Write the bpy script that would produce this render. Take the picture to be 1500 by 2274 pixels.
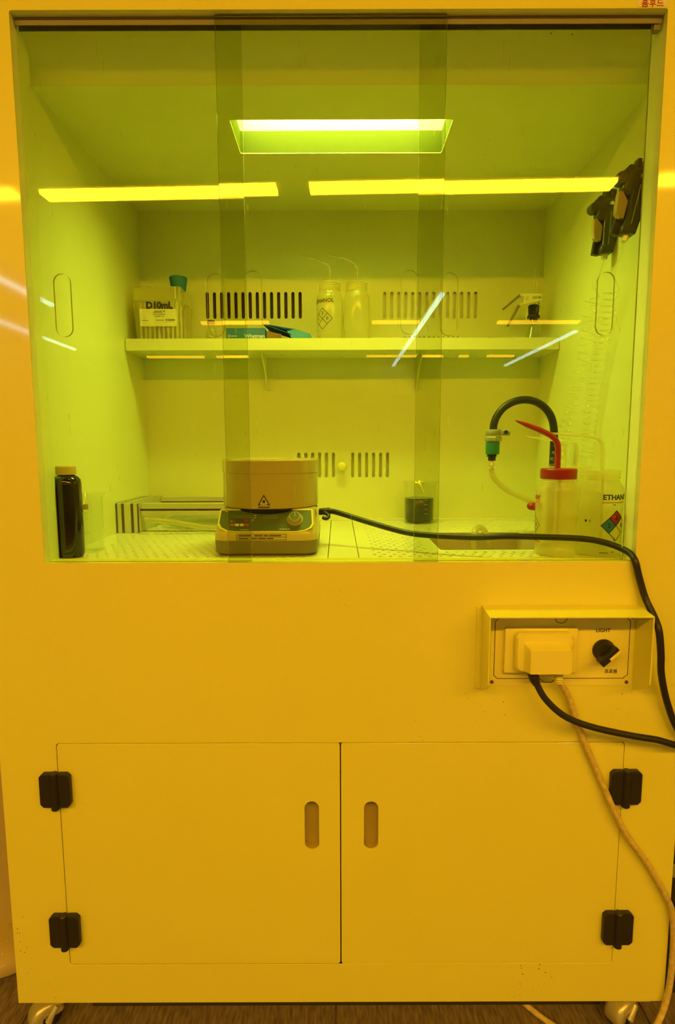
import bpy, bmesh, math, random
from mathutils import Matrix, Vector
from math import sin, cos, pi, radians as R

for o in list(bpy.data.objects):
    bpy.data.objects.remove(o)
SC = bpy.context.scene
COL = SC.collection
random.seed(7)

# ------------------------------------------------------------------ camera
PITCH, ROLL = 0.1153, 0.0031
cam_d = bpy.data.cameras.new('camera')
cam = bpy.data.objects.new('camera', cam_d)
COL.objects.link(cam)
cam_d.sensor_fit = 'HORIZONTAL'
cam_d.sensor_width = 36.0
cam_d.lens = 1247.4 / 1500 * 36.0
cam_d.shift_x = -1.0 / 1500
cam_d.clip_start = 0.02
up0 = Vector((0, sin(PITCH), cos(PITCH)))
fw = Vector((0, cos(PITCH), -sin(PITCH)))
rt = Vector((1, 0, 0)) * cos(ROLL) - up0 * sin(ROLL)
up = Vector((1, 0, 0)) * sin(ROLL) + up0 * cos(ROLL)
m = Matrix.Identity(4)
for i in range(3):
    m[i][0], m[i][1], m[i][2] = rt[i], up[i], -fw[i]
m.translation = Vector((-0.003, -0.9327, 1.0951))
cam.matrix_world = m
SC.camera = cam

# ------------------------------------------------------------------ world, exposure
SC.view_settings.view_transform = 'Standard'
SC.view_settings.look = 'None'
SC.view_settings.gamma = 1.0
SC.view_settings.exposure = 0.0
SC.view_settings.use_curve_mapping = False
SC.cycles.transparent_max_bounces = 40
SC.cycles.max_bounces = 14
W = bpy.data.worlds.new('world'); SC.world = W
W.use_nodes = True
W.node_tree.nodes['Background'].inputs[0].default_value = (0, 0, 0, 1)
W.node_tree.nodes['Background'].inputs[1].default_value = 0.0

ROOM_LAMP = (1.0, 0.49, 0.022)      # yellow safe light tubes of the room
ROOM_STRENGTH = 76.0
FAR_STRENGTH = 24.0
HOOD_LAMP = (0.855, 1.0, 0.125)       # pale yellow lamp in the hood ceiling
HOOD_STRENGTH = 68.0
WHITE_STRENGTH = 17.0

# ------------------------------------------------------------------ materials
def newmat(name):
    mt = bpy.data.materials.new(name); mt.use_nodes = True
    nt = mt.node_tree; nt.nodes.clear()
    out = nt.nodes.new('ShaderNodeOutputMaterial')
    return mt, nt, out

def N(nt, t, **kw):
    n = nt.nodes.new(t)
    for k, v in kw.items():
        if k in n.inputs: n.inputs[k].default_value = v
        else: setattr(n, k, v)
    return n

def c4(c): return (c[0], c[1], c[2], 1.0)

def pbr(name, col, rough=0.5, metal=0.0, var=0.06, scale=30.0, bump=0.0, coat=0.0, coat_r=0.08, spec=0.5, specks=None, streak=None, trans=0.0):
    mt, nt, out = newmat(name)
    b = N(nt, 'ShaderNodeBsdfPrincipled')
    b.inputs['Roughness'].default_value = rough
    b.inputs['Metallic'].default_value = metal
    b.inputs['Coat Weight'].default_value = coat
    b.inputs['Coat Roughness'].default_value = coat_r
    b.inputs['Specular IOR Level'].default_value = spec
    b.inputs['Transmission Weight'].default_value = trans
    tc = N(nt, 'ShaderNodeTexCoord')
    no = N(nt, 'ShaderNodeTexNoise'); no.inputs['Scale'].default_value = scale; no.inputs['Detail'].default_value = 3
    nt.links.new(tc.outputs['Object'], no.inputs['Vector'])
    if streak:
        mp = N(nt, 'ShaderNodeMapping'); mp.inputs['Scale'].default_value = streak
        nt.links.new(tc.outputs['Object'], mp.inputs[0]); nt.links.new(mp.outputs[0], no.inputs['Vector'])
    mx = N(nt, 'ShaderNodeMix', data_type='RGBA')
    mx.inputs[6].default_value = c4([max(0, x * (1 - var)) for x in col])
    mx.inputs[7].default_value = c4([min(1, x * (1 + var)) for x in col])
    nt.links.new(no.outputs['Fac'], mx.inputs[0])
    res = mx.outputs[2]
    if specks:
        scol, dens, sc = specks
        vo = N(nt, 'ShaderNodeTexVoronoi'); vo.inputs['Scale'].default_value = sc
        nt.links.new(tc.outputs['Object'], vo.inputs['Vector'])
        n2 = N(nt, 'ShaderNodeTexNoise'); n2.inputs['Scale'].default_value = 4.5
        nt.links.new(tc.outputs['Object'], n2.inputs['Vector'])
        sub = N(nt, 'ShaderNodeMath', operation='SUBTRACT'); sub.inputs[1].default_value = 0.56
        nt.links.new(n2.outputs['Fac'], sub.inputs[0])
        mul = N(nt, 'ShaderNodeMath', operation='MULTIPLY'); mul.inputs[1].default_value = dens
        nt.links.new(sub.outputs[0], mul.inputs[0])
        lt = N(nt, 'ShaderNodeMath', operation='LESS_THAN')
        nt.links.new(vo.outputs['Distance'], lt.inputs[0]); nt.links.new(mul.outputs[0], lt.inputs[1])
        m2 = N(nt, 'ShaderNodeMix', data_type='RGBA'); m2.inputs[7].default_value = c4(scol)
        nt.links.new(lt.outputs[0], m2.inputs[0]); nt.links.new(res, m2.inputs[6]); res = m2.outputs[2]
    nt.links.new(res, b.inputs['Base Color'])
    if bump:
        bp = N(nt, 'ShaderNodeBump'); bp.inputs['Strength'].default_value = bump; bp.inputs['Distance'].default_value = 0.002
        nb = N(nt, 'ShaderNodeTexNoise'); nb.inputs['Scale'].default_value = scale * 6
        nt.links.new(tc.outputs['Object'], nb.inputs['Vector'])
        nt.links.new(nb.outputs['Fac'], bp.inputs['Height']); nt.links.new(bp.outputs[0], b.inputs['Normal'])
    nt.links.new(b.outputs[0], out.inputs[0])
    return mt

def clear(name, tint, ior=1.45, gloss=1.0, rough=0.0, scratch=False, haze=None):
    """clear sheet: tinted straight-through transmission and a Fresnel mirror reflection at each surface"""
    mt, nt, out = newmat(name)
    tr = N(nt, 'ShaderNodeBsdfTransparent'); tr.inputs[0].default_value = c4(tint)
    gl = N(nt, 'ShaderNodeBsdfGlossy'); gl.inputs[0].default_value = (gloss, gloss, gloss, 1); gl.inputs['Roughness'].default_value = rough
    fr = N(nt, 'ShaderNodeFresnel')
    ge = N(nt, 'ShaderNodeNewGeometry')              # thin sheet: same Fresnel on entry and exit
    mr = N(nt, 'ShaderNodeMapRange'); mr.inputs[3].default_value = ior; mr.inputs[4].default_value = 1.0 / ior
    nt.links.new(ge.outputs['Backfacing'], mr.inputs[0]); nt.links.new(mr.outputs[0], fr.inputs[0])
    body = tr.outputs[0]
    if haze:
        df = N(nt, 'ShaderNodeBsdfDiffuse'); df.inputs[0].default_value = c4(haze[0])
        tl = N(nt, 'ShaderNodeBsdfTranslucent'); tl.inputs[0].default_value = c4(haze[0])
        ma = N(nt, 'ShaderNodeMixShader'); ma.inputs[0].default_value = haze[2]
        nt.links.new(df.outputs[0], ma.inputs[1]); nt.links.new(tl.outputs[0], ma.inputs[2])
        mh = N(nt, 'ShaderNodeMixShader'); mh.inputs[0].default_value = haze[1]
        nt.links.new(tr.outputs[0], mh.inputs[1]); nt.links.new(ma.outputs[0], mh.inputs[2])
        body = mh.outputs[0]
    if scratch:
        tc = N(nt, 'ShaderNodeTexCoord')
        mp = N(nt, 'ShaderNodeMapping'); mp.inputs['Scale'].default_value = (260, 260, 22); mp.inputs['Rotation'].default_value = (0, 0.25, 0)
        vo = N(nt, 'ShaderNodeTexNoise'); vo.inputs['Scale'].default_value = 1.0; vo.inputs['Detail'].default_value = 1
        nt.links.new(tc.outputs['Object'], mp.inputs[0]); nt.links.new(mp.outputs[0], vo.inputs['Vector'])
        g = N(nt, 'ShaderNodeMath', operation='GREATER_THAN'); g.inputs[1].default_value = 0.77
        nt.links.new(vo.outputs['Fac'], g.inputs[0])
        sp = N(nt, 'ShaderNodeTexNoise'); sp.inputs['Scale'].default_value = 6.0
        nt.links.new(tc.outputs['Object'], sp.inputs['Vector'])
        g2 = N(nt, 'ShaderNodeMath', operation='GREATER_THAN'); g2.inputs[1].default_value = 0.5
        nt.links.new(sp.outputs['Fac'], g2.inputs[0])
        mu = N(nt, 'ShaderNodeMath', operation='MULTIPLY'); nt.links.new(g.outputs[0], mu.inputs[0]); nt.links.new(g2.outputs[0], mu.inputs[1])
        mu2 = N(nt, 'ShaderNodeMath', operation='MULTIPLY'); mu2.inputs[1].default_value = 0.22; nt.links.new(mu.outputs[0], mu2.inputs[0])
        tl = N(nt, 'ShaderNodeBsdfTranslucent'); tl.inputs[0].default_value = (0.9, 0.9, 0.6, 1)
        ms = N(nt, 'ShaderNodeMixShader'); nt.links.new(mu2.outputs[0], ms.inputs[0])
        nt.links.new(body, ms.inputs[1]); nt.links.new(tl.outputs[0], ms.inputs[2]); body = ms.outputs[0]
    mx = N(nt, 'ShaderNodeMixShader')
    nt.links.new(fr.outputs[0], mx.inputs[0]); nt.links.new(body, mx.inputs[1]); nt.links.new(gl.outputs[0], mx.inputs[2])
    nt.links.new(mx.outputs[0], out.inputs[0])
    return mt

def emit(name, col, s):
    mt, nt, out = newmat(name)
    e = N(nt, 'ShaderNodeEmission'); e.inputs[0].default_value = c4(col); e.inputs[1].default_value = s
    nt.links.new(e.outputs[0], out.inputs[0]); return mt

def tilefloor(name):
    mt, nt, out = newmat(name)
    b = N(nt, 'ShaderNodeBsdfPrincipled'); b.inputs['Roughness'].default_value = 0.45
    tc = N(nt, 'ShaderNodeTexCoord'); mp = N(nt, 'ShaderNodeMapping'); mp.inputs['Scale'].default_value = (60, 12, 1); mp.inputs['Rotation'].default_value = (0, 0, 0.5)
    no = N(nt, 'ShaderNodeTexNoise'); no.inputs['Scale'].default_value = 3.0; no.inputs['Detail'].default_value = 6
    nt.links.new(tc.outputs['Object'], mp.inputs[0]); nt.links.new(mp.outputs[0], no.inputs['Vector'])
    cr = N(nt, 'ShaderNodeValToRGB')
    cr.color_ramp.elements[0].position = 0.3; cr.color_ramp.elements[0].color = (0.10, 0.075, 0.055, 1)
    cr.color_ramp.elements[1].position = 0.7; cr.color_ramp.elements[1].color = (0.26, 0.20, 0.15, 1)
    nt.links.new(no.outputs['Fac'], cr.inputs[0]); nt.links.new(cr.outputs[0], b.inputs['Base Color'])
    nt.links.new(b.outputs[0], out.inputs[0]); return mt

M = {}
M['paint'] = pbr('ivory_paint', (0.80, 0.785, 0.085), 0.42, var=0.02, scale=5, coat=0.55, coat_r=0.05, specks=((0.25, 0.17, 0.05), 0.8, 110))
M['inner'] = pbr('inner_paint', (0.765, 0.80, 0.40), 0.40, var=0.02, scale=6, coat=0.35, coat_r=0.10, specks=((0.2, 0.16, 0.07), 0.5, 60))
M['work'] = pbr('worktop_paint', (0.80, 0.79, 0.48), 0.30, var=0.03, scale=14, coat=0.4, coat_r=0.10)
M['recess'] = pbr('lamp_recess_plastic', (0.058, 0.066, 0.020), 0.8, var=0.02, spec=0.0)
M['rail'] = pbr('olive_rail', (0.22, 0.20, 0.10), 0.5)
M['black'] = pbr('black_plastic', (0.018, 0.016, 0.014), 0.42, scale=60, bump=0.05)
M['rubber'] = pbr('black_rubber', (0.02, 0.018, 0.016), 0.45, scale=80, bump=0.05)
M['dark'] = pbr('dark_cavity_filter', (0.07, 0.045, 0.02), 0.9, var=0.7, scale=70, specks=((0.75, 0.38, 0.05), 6.0, 60))
M['cream'] = pbr('cream_plastic', (0.84, 0.80, 0.13), 0.35, var=0.03)
M['cord'] = pbr('dirty_white_cord', (0.62, 0.50, 0.14), 0.55, var=0.5, scale=130)
M['steel'] = pbr('steel', (0.72, 0.70, 0.55), 0.32, metal=0.55, var=0.1)
M['galv'] = pbr('zinc_steel', (0.60, 0.56, 0.30), 0.35, metal=0.5, var=0.15, scale=60)
M['alu'] = pbr('aluminium', (0.70, 0.68, 0.56), 0.40, metal=0.6, var=0.06, streak=(5, 200, 5))
M['groove'] = pbr('dark_groove', (0.10, 0.075, 0.055), 0.6)
M['grip'] = pbr('tan_grip_cup', (0.46, 0.37, 0.06), 0.6, var=0.08, scale=60)
M['brightsteel'] = pbr('bright_steel', (0.86, 0.84, 0.50), 0.3, metal=0.2)
M['darksteel'] = pbr('dark_steel', (0.28, 0.26, 0.16), 0.3, metal=0.8)
M['sink'] = pbr('stained_sink', (0.55, 0.47, 0.25), 0.5, var=0.15, scale=30, specks=((0.10, 0.07, 0.03), 1.6, 120))
M['brown'] = pbr('amber_glass_dark', (0.012, 0.008, 0.005), 0.08, coat=0.6, coat_r=0.02)
M['yellowcap'] = pbr('yellow_cap', (0.62, 0.50, 0.16), 0.5)
M['liquid'] = pbr('black_liquid', (0.010, 0.012, 0.012), 0.15)
M['green'] = pbr('green_stopper', (0.02, 0.15, 0.34), 0.6)
M['teal'] = pbr('teal_card', (0.04, 0.17, 0.62), 0.6, var=0.12)
M['teal2'] = pbr('teal_card_inside', (0.07, 0.30, 0.80), 0.6, var=0.1)
M['cardin'] = pbr('brown_card', (0.20, 0.11, 0.03), 0.8, var=0.5)
M['red'] = pbr('red_plastic', (0.40, 0.024, 0.03), 0.35)
M['hgreen'] = pbr('green_band', (0.02, 0.19, 0.16), 0.45)
M['greynut'] = pbr('grey_plastic', (0.33, 0.33, 0.22), 0.45)
M['gun'] = pbr('gun_black_plastic', (0.05, 0.046, 0.03), 0.36, scale=50, bump=0.05)
M['trig'] = pbr('ochre_trigger', (0.42, 0.33, 0.12), 0.5)
M['mantle'] = pbr('mantle_cream', (0.62, 0.50, 0.20), 0.30, var=0.04, coat=0.5, coat_r=0.05)
M['mantledrum'] = pbr('mantle_drum', (0.56, 0.45, 0.20), 0.25, var=0.03, coat=0.8, coat_r=0.03)
M['mantlebase'] = pbr('mantle_base', (0.22, 0.18, 0.10), 0.45, var=0.05)
M['mpanel'] = pbr('mantle_panel_green', (0.10, 0.13, 0.05), 0.4)
M['lcd'] = pbr('lcd_window', (0.16, 0.20, 0.12), 0.2)
M['ink'] = pbr('dark_ink', (0.03, 0.015, 0.02), 0.7)
M['inkred'] = pbr('red_ink', (0.45, 0.03, 0.03), 0.7)
M['inkblue'] = pbr('blue_ink', (0.03, 0.22, 0.42), 0.7)
M['inkgreen'] = pbr('teal_ink', (0.03, 0.26, 0.22), 0.7)
M['white'] = pbr('white_print', (0.85, 0.85, 0.80), 0.5)
M['label'] = pbr('pale_label', (0.80, 0.76, 0.42), 0.55)
M['wall'] = pbr('room_wall', (0.40, 0.38, 0.33), 0.7, var=0.03, scale=3)
M['ceil'] = pbr('room_ceiling', (0.36, 0.34, 0.31), 0.8, var=0.03, scale=3)
M['floor'] = tilefloor('vinyl_floor')
M['pane'] = clear('yellow_acrylic', (0.892, 0.903, 0.72), ior=1.27, scratch=True)
M['paneedge'] = pbr('acrylic_edge', (0.30, 0.27, 0.03), 0.25, coat=0.5)
M['glass'] = clear('clear_glass', (0.965, 0.97, 0.95), ior=1.5)
M['tube'] = clear('clear_hose', (0.98, 0.975, 0.93), ior=1.45, haze=((0.8, 0.78, 0.55), 0.05, 0.5))
M['softtube'] = clear('milky_hose', (0.93, 0.9, 0.7), ior=1.45, rough=0.1, haze=((0.85, 0.80, 0.45), 0.45, 0.5))
M['ldpe'] = clear('milky_bottle_plastic', (0.98, 0.97, 0.86), ior=1.4, rough=0.12, haze=((1.0, 0.96, 0.55), 0.36, 0.5))
M['tipbox'] = clear('clear_box_plastic', (0.98, 0.97, 0.80), ior=1.4, rough=0.05, haze=((1.0, 0.96, 0.42), 0.30, 0.55))
M['solvent'] = clear('solvent', (0.96, 0.93, 0.70), ior=1.2)
M['bag'] = clear('plastic_bag', (0.88, 0.88, 0.75), ior=1.5, rough=0.1, haze=((0.55, 0.58, 0.36), 0.45, 0.4))
M['tubelamp'] = emit('yellow_tube_light', ROOM_LAMP, ROOM_STRENGTH)
M['farlamp'] = emit('yellow_far_tube_light', ROOM_LAMP, FAR_STRENGTH)
M['whitelamp'] = emit('white_tube_light', (0.62, 0.92, 1.0), WHITE_STRENGTH)
M['hoodlamp'] = emit('hood_lamp_light', HOOD_LAMP, HOOD_STRENGTH)
M['led'] = pbr('red_segment', (0.55, 0.06, 0.03), 0.4)
M['orangebtn'] = pbr('orange_button', (0.6, 0.12, 0.06), 0.5)
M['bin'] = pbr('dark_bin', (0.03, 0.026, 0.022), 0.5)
M['ped'] = pbr('pedestal_white', (0.50, 0.40, 0.14), 0.5, specks=((0.85, 0.8, 0.3), 1.0, 120))

# ------------------------------------------------------------------ mesh helpers
class MB:
    def __init__(s): s.v = []; s.f = []; s.mi = []; s.cur = 0
    def add(s, vs, fs):
        b = len(s.v); s.v += [tuple(p) for p in vs]
        for f in fs: s.f.append([b + i for i in f]); s.mi.append(s.cur)
        return s
    def box(s, a, b):
        (x0, y0, z0), (x1, y1, z1) = a, b
        return s.add([(x0, y0, z0), (x1, y0, z0), (x1, y1, z0), (x0, y1, z0), (x0, y0, z1), (x1, y0, z1), (x1, y1, z1), (x0, y1, z1)],
                     [(0, 3, 2, 1), (4, 5, 6, 7), (0, 1, 5, 4), (1, 2, 6, 5), (2, 3, 7, 6), (3, 0, 4, 7)])
    def lathe(s, prof, c, n=32, axis='z', close=False):
        """prof: list of (r, h); caps where r == 0"""
        vs = []; fs = []; rings = []
        for r, h in prof:
            if r <= 1e-9: rings.append([len(vs)]); vs.append((0, 0, h))
            else:
                rings.append(list(range(len(vs), len(vs) + n)))
                vs += [(r * cos(2 * pi * i / n), r * sin(2 * pi * i / n), h) for i in range(n)]
        pairs = list(zip(rings, rings[1:]))
        if close: pairs.append((rings[-1], rings[0]))
        for a, b in pairs:
            if len(a) == 1 and len(b) == 1: continue
            for i in range(n):
                j = (i + 1) % n
                if len(a) == 1: fs.append((a[0], b[j], b[i]))
                elif len(b) == 1: fs.append((a[i], a[j], b[0]))
                else: fs.append((a[i], a[j], b[j], b[i]))
        if axis == 'y': vs = [(x, z, -y) for x, y, z in vs]
        if axis == 'x': vs = [(z, x, y) for x, y, z in vs]
        return s.add([(x + c[0], y + c[1], z + c[2]) for x, y, z in vs], fs)
    def tube(s, path, r, n=10, cap=True, sub=6, closed=False):
        P = [Vector(p) for p in path]
        rad = r if isinstance(r, (list, tuple)) else [r] * len(P)
        if sub > 1: P, rad = spline(P, rad, sub)
        T = []
        for i in range(len(P)):
            t = P[min(i + 1, len(P) - 1)] - P[max(i - 1, 0)]
            T.append(t.normalized())
        nrm = T[0].orthogonal().normalized(); vs = []; fs = []
        for i in range(len(P)):
            nrm = (nrm - T[i] * nrm.dot(T[i])).normalized(); bn = T[i].cross(nrm)
            for k in range(n):
                a = 2 * pi * k / n
                vs.append(P[i] + (nrm * cos(a) + bn * sin(a)) * rad[i])
        for i in range(len(P) - 1):
            for k in range(n):
                k2 = (k + 1) % n
                fs.append((i * n + k, i * n + k2, (i + 1) * n + k2, (i + 1) * n + k))
        if cap:
            fs.append(tuple(range(n - 1, -1, -1))); fs.append(tuple(range((len(P) - 1) * n, len(P) * n)))
        return s.add(vs, fs)
    def loft(s, secs, cap=True):
        n = len(secs[0]); vs = [p for q in secs for p in q]; fs = []
        for i in range(len(secs) - 1):
            for k in range(n):
                k2 = (k + 1) % n
                fs.append((i * n + k, i * n + k2, (i + 1) * n + k2, (i + 1) * n + k))
        if cap:
            fs.append(tuple(range(n - 1, -1, -1))); fs.append(tuple(range((len(secs) - 1) * n, len(secs) * n)))
        return s.add(vs, fs)
    def prism(s, poly, d0, d1, plane='xz'):
        def mp(u, v, d): return (u, d, v) if plane == 'xz' else ((u, v, d) if plane == 'xy' else (d, u, v))
        return s.loft([[mp(u, v, d0) for u, v in poly], [mp(u, v, d1) for u, v in poly]])

def spline(P, rad, sub):
    Q = []; RR = []
    n = len(P)
    for i in range(n - 1):
        p0 = P[i - 1] if i > 0 else P[i] * 2 - P[i + 1]
        p1, p2 = P[i], P[i + 1]
        p3 = P[i + 2] if i + 2 < n else P[i + 1] * 2 - P[i]
        for k in range(sub):
            t = k / sub
            Q.append(0.5 * ((2 * p1) + (p2 - p0) * t + (2 * p0 - 5 * p1 + 4 * p2 - p3) * t * t + (3 * p1 - p0 - 3 * p2 + p3) * t ** 3))
            RR.append(rad[i] * (1 - t) + rad[i + 1] * t)
    Q.append(P[-1]); RR.append(rad[-1])
    return Q, RR

WL = {}
def link_mesh(name, me, mats, parent=None, smooth=None, bevel=0.0, origin=None, fix=True):
    if fix:
        bm = bmesh.new(); bm.from_mesh(me)
        bmesh.ops.recalc_face_normals(bm, faces=bm.faces[:]); bm.to_mesh(me); bm.free()
    if origin is None:
        xs = [v.co for v in me.vertices]
        origin = Vector(((min(v.x for v in xs) + max(v.x for v in xs)) / 2, (min(v.y for v in xs) + max(v.y for v in xs)) / 2, min(v.z for v in xs)))
    origin = Vector(origin)
    me.transform(Matrix.Translation(-origin))
    for k in (mats if isinstance(mats, (list, tuple)) else [mats]): me.materials.append(M[k])
    if smooth:
        me.polygons.foreach_set('use_smooth', [True] * len(me.polygons))
        me.set_sharp_from_angle(angle=R(smooth))
    o = bpy.data.objects.new(name, me); COL.objects.link(o)
    if parent is not None: o.parent = parent; o.location = origin - WL[parent.name]
    else: o.location = origin
    WL[o.name] = origin
    if bevel:
        md = o.modifiers.new('bevel', 'BEVEL'); md.width = bevel; md.segments = 2; md.limit_method = 'ANGLE'; md.angle_limit = R(40)
        md.harden_normals = False
    return o

def build(name, mb, mats, parent=None, smooth=None, bevel=0.0, origin=None, fix=True):
    me = bpy.data.meshes.new(name); me.from_pydata(mb.v, [], mb.f); me.update()
    if any(mb.mi): me.polygons.foreach_set('material_index', mb.mi)
    return link_mesh(name, me, mats, parent, smooth, bevel, origin, fix)

def tag(o, label, cat=None, group=None, kind=None):
    if label: o['label'] = label
    if cat: o['category'] = cat
    if group: o['group'] = group
    if kind: o['kind'] = kind
    return o

def thing(name, loc, label, cat, group=None):
    o = bpy.data.objects.new(name, None); COL.objects.link(o)
    o.empty_display_size = 0.05; o.location = loc; WL[o.name] = Vector(loc)
    return tag(o, label, cat, group)

def again(o, d, name=None):
    """copy of a part, moved by d, under the same parent"""
    c = o.copy(); COL.objects.link(c); c.location = o.location + Vector(d); WL[c.name] = WL[o.name] + Vector(d)
    for ch in o.children:
        k = ch.copy(); COL.objects.link(k); k.parent = c; WL[k.name] = WL[ch.name] + Vector(d)
    return c

def curve_mesh(polys, t):
    cu = bpy.data.curves.new('tmp', 'CURVE'); cu.dimensions = '2D'; cu.fill_mode = 'BOTH'; cu.extrude = t / 2
    for p in polys:
        sp = cu.splines.new('POLY'); sp.points.add(len(p) - 1); sp.use_cyclic_u = True
        for i, (x, y) in enumerate(p): sp.points[i].co = (x, y, 0, 1)
    o = bpy.data.objects.new('tmp', cu); COL.objects.link(o)
    dg = bpy.context.evaluated_depsgraph_get()
    me = bpy.data.meshes.new_from_object(o.evaluated_get(dg))
    bpy.data.objects.remove(o); bpy.data.curves.remove(cu)
    return me

def plate(name, polys, w0, w1, mats, parent=None, plane='xz', bevel=0.0, smooth=None):
    """flat sheet with real holes; polys[0] outline, the others holes; lies between depth w0 and w1"""
    me = curve_mesh(polys, abs(w1 - w0)); c = (w0 + w1) / 2
    bm = bmesh.new(); bm.from_mesh(me); bmesh.ops.remove_doubles(bm, verts=bm.verts[:], dist=1e-6); bm.to_mesh(me); bm.free()
    for v in me.vertices:
        x, y, z = v.co
        v.co = (x, c + z, y) if plane == 'xz' else (x, y, c + z)
    me.materials.clear()
    return link_mesh(name, me, mats, parent, smooth, bevel)

def rect(x0, y0, x1, y1, r=0.0, n=5):
    if r <= 0: return [(x0, y0), (x1, y0), (x1, y1), (x0, y1)]
    pts = []
    for cx, cy, a0 in ((x1 - r, y0 + r, -90), (x1 - r, y1 - r, 0), (x0 + r, y1 - r, 90), (x0 + r, y0 + r, 180)):
        for k in range(n + 1):
            a = R(a0 + 90 * k / n); pts.append((cx + r * cos(a), cy + r * sin(a)))
    return pts

def capsule(cx, cy, w, h, n=10):
    r = w / 2; pts = []
    for k in range(n + 1):
        a = pi * k / n; pts.append((cx + r * cos(a), cy + h / 2 - r + r * sin(a)))
    for k in range(n + 1):
        a = pi + pi * k / n; pts.append((cx + r * cos(a), cy - h / 2 + r + r * sin(a)))
    return pts

def ring(cx, cy, r, n=8): return [(cx + r * cos(2 * pi * k / n), cy + r * sin(2 * pi * k / n)) for k in range(n)]

def text(name, body, size, fn, mat, parent, align='CENTER', bold=0.0, sub=False):
    """flat print: letters as a thin mesh mapped onto a surface by fn(u, v, w)"""
    cu = bpy.data.curves.new('tmp', 'FONT'); cu.body = body; cu.size = size; cu.align_x = align; cu.align_y = 'CENTER'
    cu.extrude = 0.00012; cu.offset = bold * size; cu.resolution_u = 3
    o = bpy.data.objects.new('tmp', cu); COL.objects.link(o)
    dg = bpy.context.evaluated_depsgraph_get()
    me = bpy.data.meshes.new_from_object(o.evaluated_get(dg))
    bpy.data.objects.remove(o); bpy.data.curves.remove(cu)
    for v in me.vertices: v.co = fn(v.co.x, v.co.y, v.co.z)
    me.materials.clear()
    return link_mesh(name, me, mat, parent, fix=False)

def flat(x, y, z): return lambda u, v, w: (x + u, y - w, z + v)
def wrap(cx, cy, r, th0, z): return lambda u, v, w: (cx + (r + w + 0.0002) * sin(th0 + u / r), cy - (r + w + 0.0002) * cos(th0 + u / r), z + v)

def grid(mb, u0, v0, u1, v1, fn, nu=6, nv=1, rot=0.0, c=(0, 0)):
    """thin printed patch mapped by fn"""
    vs = []; fs = []
    for i in range(nu + 1):
        for j in range(nv + 1):
            u = u0 + (u1 - u0) * i / nu; v = v0 + (v1 - v0) * j / nv
            uu = c[0] + u * cos(rot) - v * sin(rot); vv = c[1] + u * sin(rot) + v * cos(rot)
            vs.append(fn(uu, vv, 0.0001))
    for i in range(nu):
        for j in range(nv):
            a = i * (nv + 1) + j; fs.append((a, a + nv + 1, a + nv + 2, a + 1))
    mb.add(vs, fs)

def struct(o): o['kind'] = 'structure'; return o

# ------------------------------------------------------------------ the room
RX0, RX1, RY0, RY1, RZ = -4.6, 4.4, -12.0, 1.0, 2.62
fl = struct(build('floor', MB().box((RX0, RY0, -0.10), (RX1, RY1, -0.004)), 'floor'))
tmb = MB().box((-0.2985, -0.2985, -0.004), (0.2985, 0.2985, 0.0))
t0 = None
for i in range(-2, 3):
    for j in range(-2, 2):
        c = (0.29 + 0.6 * i, -0.19 + 0.6 * j, 0)
        if t0 is None:
            t0 = build('floor_tile', tmb, 'floor', fl, origin=(0, 0, 0)); t0.location = Vector(c) - WL['floor']; f0 = Vector(c)
        else:
            k = t0.copy(); COL.objects.link(k); k.location = Vector(c) - WL['floor']
struct(build('ceiling', MB().box((RX0, RY0, RZ), (RX1, RY1, RZ + 0.1)), 'ceil'))
struct(build('wall_back', MB().box((RX0, RY0 - 0.1, -0.1), (RX1, RY0, RZ + 0.1)), 'wall'))
struct(build('wall_front', MB().box((RX0, RY1, -0.1), (RX1, RY1 + 0.1, RZ + 0.1)), 'wall'))
struct(build('wall_left', MB().box((RX0 - 0.1, RY0, -0.1), (RX0, RY1, RZ + 0.1)), 'wall'))
struct(build('wall_right', MB().box((RX1, RY0, -0.1), (RX1 + 0.1, RY1, RZ + 0.1)), 'wall'))

def ceiling_lamp(x0, x1, y0, y1, mat, label, group, yaw=0.0):
    t = thing('ceiling_light', ((x0 + x1) / 2, (y0 + y1) / 2, 2.56), label, 'ceiling light', group)
    build('housing', MB().box((x0 - 0.02, y0 - 0.02, 2.585), (x1 + 0.02, y1 + 0.02, RZ)), 'cream', t)
    build('diffuser', MB().box((x0, y0, 2.56), (x1, y1, 2.5845)), mat, t)
    t.rotation_euler.z = yaw
yl = 'yellow ceiling light mirrored in the hood glass, '
for x0, x1, y, hw, w in ((-3.3, -1.88, -2.575, 0.056, 'far left of the near row'), (-1.73, -0.35, -2.505, 0.056, 'long bright bar over the left panes'), (-0.16, 1.57, -2.44, 0.056, 'long bright bar over the right panes'), (1.78, 3.3, -2.375, 0.056, 'far right of the near row'),
                         (-1.63, -0.82, -5.97, 0.05, 'faint bar beside the teal box'), (0.41, 0.97, -5.97, 0.05, 'faint bar right of the white bottles'), (1.92, 2.89, -5.97, 0.05, 'faint bar beside the metal clamp'),
                         (-3.13, -2.2, -8.5, 0.05, 'leftmost bar below the shelf'), (-1.99, -1.47, -8.5, 0.05, 'short bar below the teal box'), (0.475, 1.29, -8.5, 0.05, 'longest bar below the shelf at right'),
                         (1.40, 1.73, -8.5, 0.05, 'short bar below the shelf, second from right'), (2.0, 2.15, -8.5, 0.05, 'tiny square below the shelf at right'), (2.46, 2.9, -8.5, 0.05, 'rightmost bar below the shelf')):
    ceiling_lamp(x0, x1, y - hw, y + hw, 'tubelamp' if y > -4 else 'farlamp', yl + w, 'yellow room lights', R(2.1) if y > -4 else 0.0)
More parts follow.
